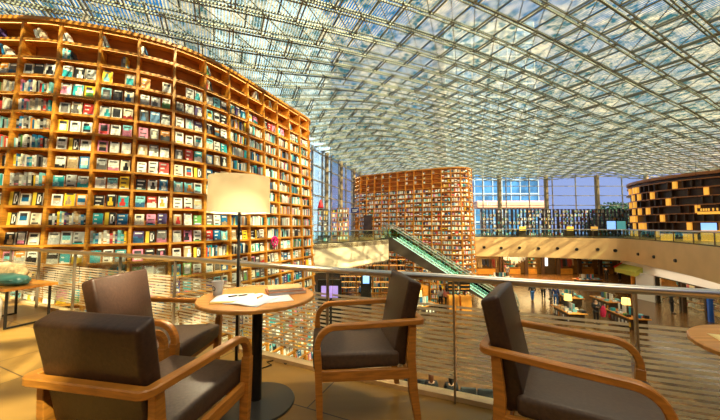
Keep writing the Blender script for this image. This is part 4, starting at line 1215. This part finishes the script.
# right hand shops along a slanting wall
sw = [(27.0, 31.0), (26.0, 27.0), (24.3, 21.0), (22.6, 15.0), (21.4, 10.0)]
mb = MB()
ribbon(mb, [(a + 2.2, b) for a, b in sw], GROUND, -2.2, -.25); struct(mb.build('wall_shops_right', M_SHOPBACK, fix=True))
mb = MB(); ribbon(mb, sw, -3.05, -2.2, -.25); struct(mb.build('trim_shop_header', M_WHITE, fix=True))
SW = Path2(sw)
def swp(px):
    return min((SW.len * i / 1500 for i in range(1500)), key=lambda d: abs(360 + F * SW.at(d).x / SW.at(d).y - px))
def right_bay(px0, px1, kind, label, fm):
    d0, d1 = swp(px0), swp(px1); a, b = SW.at(d0), SW.at(d1); c = (a + b) / 2; d = (b - a); L = d.length; ang = math.atan2(d.y, d.x)
    root = empty('shopfront', (c.x, c.y, GROUND), ang, label, 'shopfront', 'shopfronts under the right balcony')
    # local x runs along the wall towards the camera, +y points into the shop
    m = MB()
    for s in (-1, 1): m.box((s * (L / 2 - .08), .1, 1.2), (.16, .25, 2.4))
    m.box((0, .1, 2.33), (L, .25, .14)); m.build('door_frame', fm, root)
    g = MB(); g.box((0, .1, 1.13), (L - .3, .03, 2.26)); g.build('shop_window', G_CLEAR, root)
    m = MB(); m.box((0, 1.0, 2.2), (L - .4, .12, .05)); m.build('lamp_strip', M_LED2, root)
    m = MB()
    for k in range(5): m.box((0, 1.5, .15 + k * .5), (L - .4, .4, .05))
    m.build('display_shelves', M_ORANGE, root)
    m = MB()
    for k in range(4):
        xx = -L / 2 + .4
        while xx < L / 2 - .4:
            a_ = rg.uniform(.08, .3)
            cc = PAL[rg.choices(range(16), WTS)[0]] if kind != 'warm' else rg.choice([(.8, .4, .05), (.5, .15, .03), (.7, .6, .4), (.1, .05, .03)])
            m.box((xx, 1.4, .18 + k * .5 + .13), (a_, .25, .25), col=cc); xx += a_ + rg.uniform(.02, .15)
    o = m.build('goods', M_BOOK, root); o['kind'] = 'stuff'
    return root
right_bay(628, 641, 'warm', 'orange lit cafe front under the green awning', M_ORANGE)
right_bay(652, 676, 'cool', 'glazed shopfront with goods right of the white column', M_BLACK)
right_bay(677, 701, 'warm', 'warm lit shop entrance right of the script sign', M_DARKW)
right_bay(702, 722, 'cool', 'blue framed shop window at the right edge', mat('blue_frame', (.02, .12, .55), .4))
d = swp(646); q = SW.at(d)
mb = MB(); mb.box((q.x, q.y + .1, GROUND + 1.2), (.8, 1.5, 2.4), radians(10)); struct(mb.build('wall_pier_right', M_WHITE))
# sign with white script on black
d = swp(668); q = SW.at(d); tt = SW.tan(d); n = SW.nrm(d)
root = empty('shop_sign', (q.x + n.x * .1, q.y + n.y * .1, GROUND + 2.75), math.atan2(tt.y, tt.x), 'black shop sign with white script lettering on the right header', 'sign')
m = MB(); m.box((0, 0, 0), (1.9, .12, .75)); m.build('sign_board', M_BLACK, root)
m = MB(); m.tube([tuple(p) for p in catmull([(-.72, -.08, .12), (-.45, -.08, .24), (-.5, -.08, -.05), (-.3, -.08, -.12), (-.1, -.08, .08), (0, -.08, -.14), (.15, -.08, .04), (.3, -.08, -.16), (.5, -.08, .0), (.72, -.08, -.2)], 5)], .055, 6); m.build('lettering', M_WHITE, root, smooth=True)
# green awning
a_, b_ = SW.at(swp(622)), SW.at(swp(643))
root = empty('awning', (0, 0, 0), 0, 'yellow-green awning with a red edge under the right balcony corner', 'awning')
m = MB(); m.hexa([(a_.x - 1, a_.y, -3.4), (b_.x - 1, b_.y, -3.4), (b_.x + .2, b_.y, -2.9), (a_.x + .2, a_.y, -2.9), (a_.x - 1, a_.y, -3.0), (b_.x - 1, b_.y, -3.0), (b_.x + .2, b_.y, -2.3), (a_.x + .2, a_.y, -2.3)]); m.build('fabric', mat('lime_fabric', (.55, .55, .08), .8), root, fix=True)
m = MB(); m.bar((a_.x - 1.02, a_.y, -3.0), (a_.x + .2, a_.y - .05, -2.4), .06, .3); m.build('red_edge', mat('red_edge', (.7, .03, .02), .5), root)

# lower bookcases under the left balcony
for k in range(4):
    x_ = -1.2 + k * 1.65
    lb = ['leftmost', 'second', 'third', 'rightmost'][k]
    r_ = open_bookcase(x_, 30.6 - k * .05, 0, 1.6, 3.4, 6, 2, f'{lb} orange lit bookcase under the left balcony', z0=GROUND, lit=True, group='bookcases under the left balcony', zbase=.0)
    m = MB()
    for r in range(6): m.box((0, -.15, .03 + 3.34 * (r + 1) / 6 - .035), (1.5, .03, .015))
    m.build('light_strip', M_LED, r_)
# tall screens lower left (violet screen in a black frame, small blue one)
for (px, py, z_, w_, h_, mm, l) in ((330, 291, 15.5, .85, .6, M_SCREENP, 'violet screen in a black stand behind the right armchair'), (366, 279, 24.0, .5, .6, M_SCREEN, 'small blue wall screen below the left balcony')):
    x_ = X(px, z_); zc = EYE - (py - 226) / F * z_
    root = empty('screen_stand', (x_, z_, GROUND), 0, l, 'screen')
    m = MB(); m.box((0, 0, zc - GROUND), (w_, .05, h_)); m.build('screen', mm, root)
    m = MB(); m.box((0, .12, (zc - GROUND + h_) / 2), (w_ + .35, .18, zc - GROUND + h_)); m.build('frame', M_BLACK, root)

# ================================================================= LOWER FLOOR: DISPLAY TABLES
def ground_pt(px, py):
    z_ = (EYE - GROUND) * F / (py - 226.0); return X(px, z_), z_
def display_table(px, py, ang, L, label, lamp=True):
    x_, y_ = ground_pt(px, py)
    root = empty('display_table', (x_, y_, GROUND), ang, label, 'display table', 'book display tables on the lower floor')
    m = MB(); m.box((0, 0, .38), (L - .25, .95, .62)); m.box((0, 0, .05), (L - .4, .8, .1)); m.build('cabinet', M_DARKW, root)
    m = MB(); m.box((0, 0, .73), (L, 1.25, .07)); m.build('tabletop', M_ORANGE, root, bevel=.02)
    rg = random.Random(int(px)); m = MB()
    xx = -L / 2 + .2
    while xx < L / 2 - .25:
        for yy in (-.45, .0 if rg.random() < .3 else .42):
            hh = rg.uniform(.03, .2); c = PAL[rg.choices(range(16), WTS)[0]]
            m.box((xx, yy, .765 + hh / 2), (.17, .24, hh), rg.uniform(-.2, .2), col=c)
        xx += rg.uniform(.2, .27)
    xx = -L / 2 + .5
    while xx < L / 2 - .5:
        m.box((xx, .0, .765 + .28), (.16, .06, .5), col=PAL[rg.choices(range(16), WTS)[0]]); xx += .2
    for s in (-1, 1):
        xx = -L / 2 + .25
        while xx < L / 2 - .2:
            m.box((xx, s * .49, .32), (.14, .03, .28), col=PAL[rg.choices(range(16), WTS)[0]]); xx += .32
    o = m.build('book_stacks', M_BOOK, root); o['kind'] = 'stuff'
    if lamp:
        m = MB(); m.lathe([(0, .77), (.1, .77), (.03, .8), (.025, 1.35), (0, 1.35)], n=12); o = m.build('lamp_stem', M_BLACK, root, smooth=True)
        m = MB(); m.lathe([(0, 1.80), (.22, 1.80), (.25, 1.38), (0, 1.38)], n=24); m.build('lamp_shade', mat('glowing_shade', (1, .75, .3), .6, emit=(1, .62, .16), estr=2.2), root, smooth=True)
    return root
display_table(565, 318, radians(82), 2.4, 'book table with a yellow lamp left of the woman in red')
display_table(566, 303, radians(82), 2.3, 'farther book table with a yellow lamp behind the left one')
display_table(622, 323, radians(82), 2.5, 'book table with a yellow lamp right of the woman in red')
display_table(603, 307, radians(82), 2.3, 'farther book table behind the right one, with a small yellow lamp')
display_table(418, 313, radians(28), 3.0, 'white piled book table with a lamp behind the middle armchair')
display_table(500, 283, 0, 2.6, 'dim book table beyond the escalator foot', False)
display_table(585, 285, 0, 2.6, 'small far book table behind the lamp tables', False)

# kiosk boxes by the escalator
def panel_box(px, py, label):
    x_, y_ = ground_pt(px, py)
    root = empty('info_kiosk', (x_, y_, GROUND), 0, label, 'kiosk', 'orange kiosks by the escalator foot')
    m = MB(); m.box((0, 0, .6), (.85, .6, 1.2)); m.build('cabinet', M_ORANGE, root, bevel=.05)
    m = MB(); m.box((0, 0, 2.15), (.8, .12, 1.3)); m.build('notice_board', M_BLACK, root)
    m = MB()
    for k in range(4): m.box((0, -.07, 2.6 - k * .3), (.7, .01, .06))
    m.build('text_line', M_ORANGE, root)
    m = MB(); m.bar((0, 0, 1.2), (0, 0, 1.55), .1, .1); m.build('post', M_BLACK, root)
panel_box(463.5, 309, 'orange box kiosk with black board, right of the pair')
panel_box(451.6, 309, 'orange box kiosk with black board, left of the pair')
x_, y_ = ground_pt(437, 303)
open_bookcase(x_, y_ + .35, 0, 1.2, 2.1, 5, 2, 'small glowing orange bookcase behind two standing people', z0=GROUND, lit=True, zbase=0)
x_, y_ = ground_pt(421, 301)
root = empty('orange_cabinet', (x_, y_, GROUND), 0, 'orange cabinet left of the small glowing bookcase', 'cabinet')
m = MB(); m.box((0, 0, .75), (1.2, .7, 1.5)); m.build('body', M_ORANGE, root, bevel=.05)
m = MB(); m.box((0, -.36, .8), (.04, .03, 1.1)); m.build('handle', M_BLACK, root)

# chandelier like cluster over the far shops (px 513, y 245)
root = empty('chandelier', (X(513, 36.5), 36.5, -2.22), 0, 'pale sparkling chandelier hanging before the far shops', 'chandelier')
m = MB(); rg2 = random.Random(2)
for k in range(140):
    a = rg2.uniform(0, 6.28); r_ = rg2.random() ** .5 * 1.3; L_ = rg2.uniform(.2, 1.3) * (1.1 - r_ / 2)
    m.bar((r_ * cos(a), r_ * sin(a), -.02), (r_ * cos(a), r_ * sin(a), -L_), .03, .03)
m.build('crystal_rods', mat('crystal_rod', (.9, .85, .6), .3, emit=(1, .85, .5), estr=.8), root)
m = MB(); m.lathe([(0, 0), (1.3, 0), (1.3, .04), (0, .04)], n=24); m.build('plate', M_STEEL, root)

# ================================================================= PEOPLE
def skin_obj(name, pts, edges, radii, m_, parent, sub=1):
    me = bpy.data.meshes.new(name); me.from_pydata(pts, edges, []); me.materials.append(m_)
    o = bpy.data.objects.new(name, me); COL.objects.link(o); o.parent = parent
    o.modifiers.new('skin', 'SKIN')
    for v, r in zip(me.skin_vertices[0].data, radii):
        v.radius = r if isinstance(r, tuple) else (r, r)
    me.skin_vertices[0].data[0].use_root = True
    s = o.modifiers.new('sub', 'SUBSURF'); s.levels = sub; s.render_levels = sub
    for q in o.modifiers:
        if q.type == 'SKIN': q.use_smooth_shade = True
    return o
def person(px, py, ang, label, top, legs, hair=M_HAIR, pose='stand', z0=GROUND, xy=None, long_hair=False, h=1.68, coat=False, sit_h=.45):
    x_, y_ = xy or ground_pt(px, py)
    root = empty('person', (x_, y_, z0), ang, label, 'person')
    k = h / 1.70
    # local: faces -y
    hip = .90 if pose != 'sit' else sit_h + .09
    dz = hip - .90
    st = .13 if pose == 'walk' else 0.0
    J = {'pel': (0, 0, hip), 'sp': (0, 0, 1.12 + dz), 'ch': (0, .01, 1.33 + dz), 'nk': (0, .005, 1.47 + dz), 'hd': (0, -.01, 1.56 + dz), 'ht': (0, -.005, 1.63 + dz)}
    for s, n in ((-1, 'l'), (1, 'r')):
        J['hp' + n] = (s * .09, 0, hip - .04)
        if pose == 'sit':
            J['kn' + n] = (s * .11, -.42, sit_h + .06); J['an' + n] = (s * .11, -.44, .08); J['to' + n] = (s * .12, -.60, .04)
        else:
            J['kn' + n] = (s * .10, -.02 + s * st * .6, .48); J['an' + n] = (s * .10, s * st * 1.2 + .02, .09); J['to' + n] = (s * .11, s * st * 1.2 - .13, .035)
        J['sh' + n] = (s * .17, .01, 1.40 + dz)
        if pose == 'hold':
            J['el' + n] = (s * .22, -.04, 1.13 + dz); J['wr' + n] = (s * .09, -.25, 1.20 + dz)
        elif pose == 'sit':
            J['el' + n] = (s * .22, -.06, 1.14 + dz); J['wr' + n] = (s * .10, -.28, 1.02 + dz)
        else:
            J['el' + n] = (s * .23, .02 - s * st * .4, 1.13 + dz); J['wr' + n] = (s * .24, -.06 - s * st * .6, .89 + dz)
    J = {a: tuple(q * k for q in b) for a, b in J.items()}
    def mk(name, keys, ed, rad, m_, sub=1):
        ix = {q: i for i, q in enumerate(keys)}
        return skin_obj(name, [J[q] for q in keys], [(ix[a], ix[b]) for a, b in ed], [rad[q] if not isinstance(rad[q], tuple) else rad[q] for q in keys], m_, root, sub)
    keys = list(J)
    ed = [('pel', 'sp'), ('sp', 'ch'), ('ch', 'nk'), ('nk', 'hd'), ('hd', 'ht')]
    for n in 'lr': ed += [('pel', 'hp' + n), ('hp' + n, 'kn' + n), ('kn' + n, 'an' + n), ('an' + n, 'to' + n), ('ch', 'sh' + n), ('sh' + n, 'el' + n), ('el' + n, 'wr' + n)]
    rad = {'pel': (.12, .09), 'sp': (.11, .08), 'ch': (.13, .09), 'nk': .05, 'hd': (.075, .09), 'ht': (.07, .085)}
    for n in 'lr': rad.update({'hp' + n: .08, 'kn' + n: .055, 'an' + n: .04, 'to' + n: (.04, .03), 'sh' + n: .055, 'el' + n: .04, 'wr' + n: .027})
    mk('body', keys, ed, rad, M_SKIN)
    # trousers
    kk = ['pel'] + [a + n for n in 'lr' for a in ('hp', 'kn', 'an')]
    mk('trousers', kk, [e for e in ed if e[0] in kk and e[1] in kk], {**{q: (rad[q][0] + .02, rad[q][1] + .02) if isinstance(rad[q], tuple) else rad[q] + .022 for q in kk}}, legs)
    kk = ['sp', 'pel', 'ch'] + [a + n for n in 'lr' for a in ('sh', 'el', 'wr')]
    rr = {q: (rad[q][0] + .035, rad[q][1] + .035) if isinstance(rad[q], tuple) else rad[q] + .026 for q in kk}
    if coat:
        J['low'] = (J['pel'][0], J['pel'][1], J['pel'][2] - .28 * k); kk.append('low'); rr['low'] = (.17, .14)
        ed.append(('pel', 'low'))
    mk('jacket', kk, [e for e in ed if e[0] in kk and e[1] in kk], rr, top)
    # shoes
    for n in 'lr':
        m = MB(); a = Vector(J['an' + n]); b = Vector(J['to' + n])
        m.tube([(a.x, a.y + .04, .045), (a.x, a.y, .05), (b.x, b.y, .035), (b.x, b.y - .06, .03)], .045, 10, scales=[.8, 1, .95, .5]); m.build('shoe', M_BLACK, root, smooth=True)
    # hair
    bm = bmesh.new(); bmesh.ops.create_uvsphere(bm, u_segments=16, v_segments=12, radius=1)
    c = Vector(J['hd']); 
    for v in bm.verts:
        x, y, z = v.co
        if y < -.35 and z < .35: v.co = Vector((x * .8, -.2, z)) 
        q = v.co
        lo = 1.0
        if long_hair and q.z < 0 and q.y > -.3: lo = 2.6
        v.co = Vector((q.x * .098, q.y * .112 + .022, q.z * .125 * lo + .045)) * k + c
    me = bpy.data.meshes.new('hair'); bm.to_mesh(me); bm.free(); me.materials.append(hair)
    me.polygons.foreach_set('use_smooth', [True] * len(me.polygons))
    o = bpy.data.objects.new('hair', me); COL.objects.link(o); o.parent = root
    # face features
    m = MB(); m.tube([(c.x, c.y - .085 * k, c.z + .01), (c.x, c.y - .115 * k, c.z - .025)], .013, 6, scales=[.5, 1])
    m.build('nose', M_SKIN, root, smooth=True)
    for s in (-1, 1):
        m = MB(); m.lathe([(0, -.009), (.011, 0), (0, .009)], (c.x + s * .032, c.y - .093 * k, c.z + .012), 8); m.build('eye', M_BLACK, root, smooth=True)
    m = MB(); m.box((c.x, c.y - .092 * k, c.z - .052), (.045, .012, .010)); m.build('mouth', mat('lip', (.45, .12, .10), .5), root)
    # hands: palm, four fingers and a thumb
    for s, n in ((-1, 'l'), (1, 'r')):
        wv = Vector(J['wr' + n]); e = Vector(J['el' + n]); d = (wv - e).normalized(); sd = d.orthogonal().normalized()
        sd = d.cross(Vector((0, 1, 0))).normalized() if abs(d.y) < .9 else Vector((1, 0, 0)); nr_ = d.cross(sd).normalized()
        m = MB(); m.sweep([wv, wv + d * .05, wv + d * .09], [(-.036, -.012), (.036, -.012), (.036, .012), (-.036, .012)], up=nr_, scales=[.7, 1, 1])
        for q, L_ in zip((-.027, -.009, .009, .027), (.055, .068, .072, .060)):
            b0 = wv + d * .085 + sd * q; m.tube([b0, b0 + d * L_ * .5 + nr_ * .006, b0 + d * L_ + nr_ * .022], .0085, 6, scales=[1, .95, .7])
        b0 = wv + d * .03 + sd * (.032 * -s); m.tube([b0, b0 + d * .03 + sd * (.022 * -s), b0 + d * .06 + sd * (.026 * -s) + nr_ * .01], .010, 6, scales=[1, .95, .75])
        m.build('hand', M_SKIN, root, smooth=True, fix=True)
    return root
C = lambda n, c: mat(n, c, .8)
K = C('black_cloth', (.015, .015, .018)); NV = C('denim_blue', (.03, .10, .30)); RD = C('red_cloth', (.75, .02, .10)); PK = C('pink_cloth', (.80, .25, .22)); WH = C('white_cloth', (.75, .73, .68)); BG = C('beige_cloth', (.45, .30, .16)); GY = C('grey_cloth', (.12, .13, .17))
p = person(592, 322, radians(-15), 'person in black carrying a bright red coat between the book tables', K, K, pose='hold', long_hair=True)
m = blob('folded_coat', (0, 0, 0), (.16, .14, .42), RD, 'bright red coat draped over the arm of the person in black', 'coat', 0, None, 4, .3)
m.location = (p.location.x + .30, p.location.y - .25, GROUND + .55)
person(530, 300, radians(170), 'person in a black jacket and blue jeans walking left of the group', K, NV, pose='walk')
person(541, 298, radians(160), 'person in beige and black standing left in the group of three', BG, K)
person(548.5, 298, radians(200), 'person in tan standing in the middle of the group of three', C('tan_cloth', (.5, .36, .22)), GY)
person(553, 304, radians(140), 'person in navy blue standing right in the group of three', C('navy_cloth', (.02, .04, .14)), NV)
person(439.5, 306, radians(180), 'person in a white top before the small glowing bookcase', WH, K, long_hair=True)
person(445.5, 307, radians(150), 'person in a pink top before the small glowing bookcase', PK, K, long_hair=True)
person(506, 278, radians(150), 'distant person in grey walking on the far shop floor', GY, GY, pose='walk')
person(617, 280, radians(180), 'distant person in white near the rightmost far shop', WH, K)
person(604, 280, radians(120), 'distant person in black left of the one in white', K, K)
person(667, 312, radians(60), 'person in dark clothes at the right shop entrance', K, K)
# row of dark seats on the lower floor just below the balcony
def lounge_seat():
    root = empty('lounge_seat')
    slab('seat', [(-.27, -.28, .25), (.27, -.28, .25), (.27, .28, .25), (-.27, .28, .25)], [(-.27, -.28, .44), (.27, -.28, .44), (.27, .28, .44), (-.27, .28, .44)], mat('slate_fabric', (.05, .06, .065), .7), root, .03)
    slab('backrest', [(-.28, -.36, .25), (.28, -.36, .25), (.28, -.24, .25), (-.28, -.24, .25)], [(-.27, -.44, .86), (.27, -.44, .86), (.27, -.33, .86), (-.27, -.33, .86)], mat('slate_fabric', (1, 1, 1)), root, .035)
    for sx in (-1, 1):
        for sy in (-1, 1):
            m = MB(); m.bar((sx * .22, sy * .24, .25), (sx * .24, sy * .28, 0), .035, .035); m.build('leg', M_BLACK, root)
    return root
ls = lounge_seat()
pos = [(410, 370), (421, 370.5), (429.5, 382), (449, 384), (463.5, 377.5), (479.5, 379), (496, 380.5)]
names = ['leftmost slate seat of the row below the balcony', 'second slate seat from the left of the row below the balcony', 'slate seat of the person with reddish brown hair', 'slate seat of the person with black hair in the row', 'first empty slate seat right of the person with black hair', 'second empty slate seat right of the person with black hair', 'rightmost slate seat of the row below the balcony']
for i, ((px, py), l) in enumerate(zip(pos, names)):
    z_ = (EYE - GROUND - .86) * F / (py - 226.0)
    o = ls if i == 0 else copy_tree(ls)
    o.location = (X(px, z_), z_, GROUND); o.rotation_euler = (0, 0, radians(-10)); tag(o, l, 'seat', 'slate seats on the lower floor')
    if i in (2, 3):
        person(0, 0, radians(172), ['person with reddish brown hair sitting in the row of slate seats', 'person in black with black hair sitting in the row of slate seats'][i - 2], K, K,
               hair=mat('brown_hair', (.16, .05, .02), .5) if i == 2 else M_HAIR, pose='sit', xy=(X(px, z_), z_ + .05), long_hair=True)
# a seated reader under the left balcony
x_, y_ = ground_pt(361, 297)
root = empty('stool', (x_, y_, GROUND), 0, 'round orange stool of the reader in blue under the left balcony', 'stool')
m = MB(); m.lathe([(0, .38), (.2, .38), (.2, .45), (0, .45)], n=20); m.build('seat', M_ORANGE, root, smooth=True)
for k in range(3):
    a = 2.1 * k; m = MB(); m.bar((.14 * cos(a), .14 * sin(a), .38), (.18 * cos(a), .18 * sin(a), 0), .03, .03); m.build('leg', M_BLACK, root)
person(361, 297, radians(20), 'person in blue sitting on a stool under the left balcony', NV, K, pose='sit')
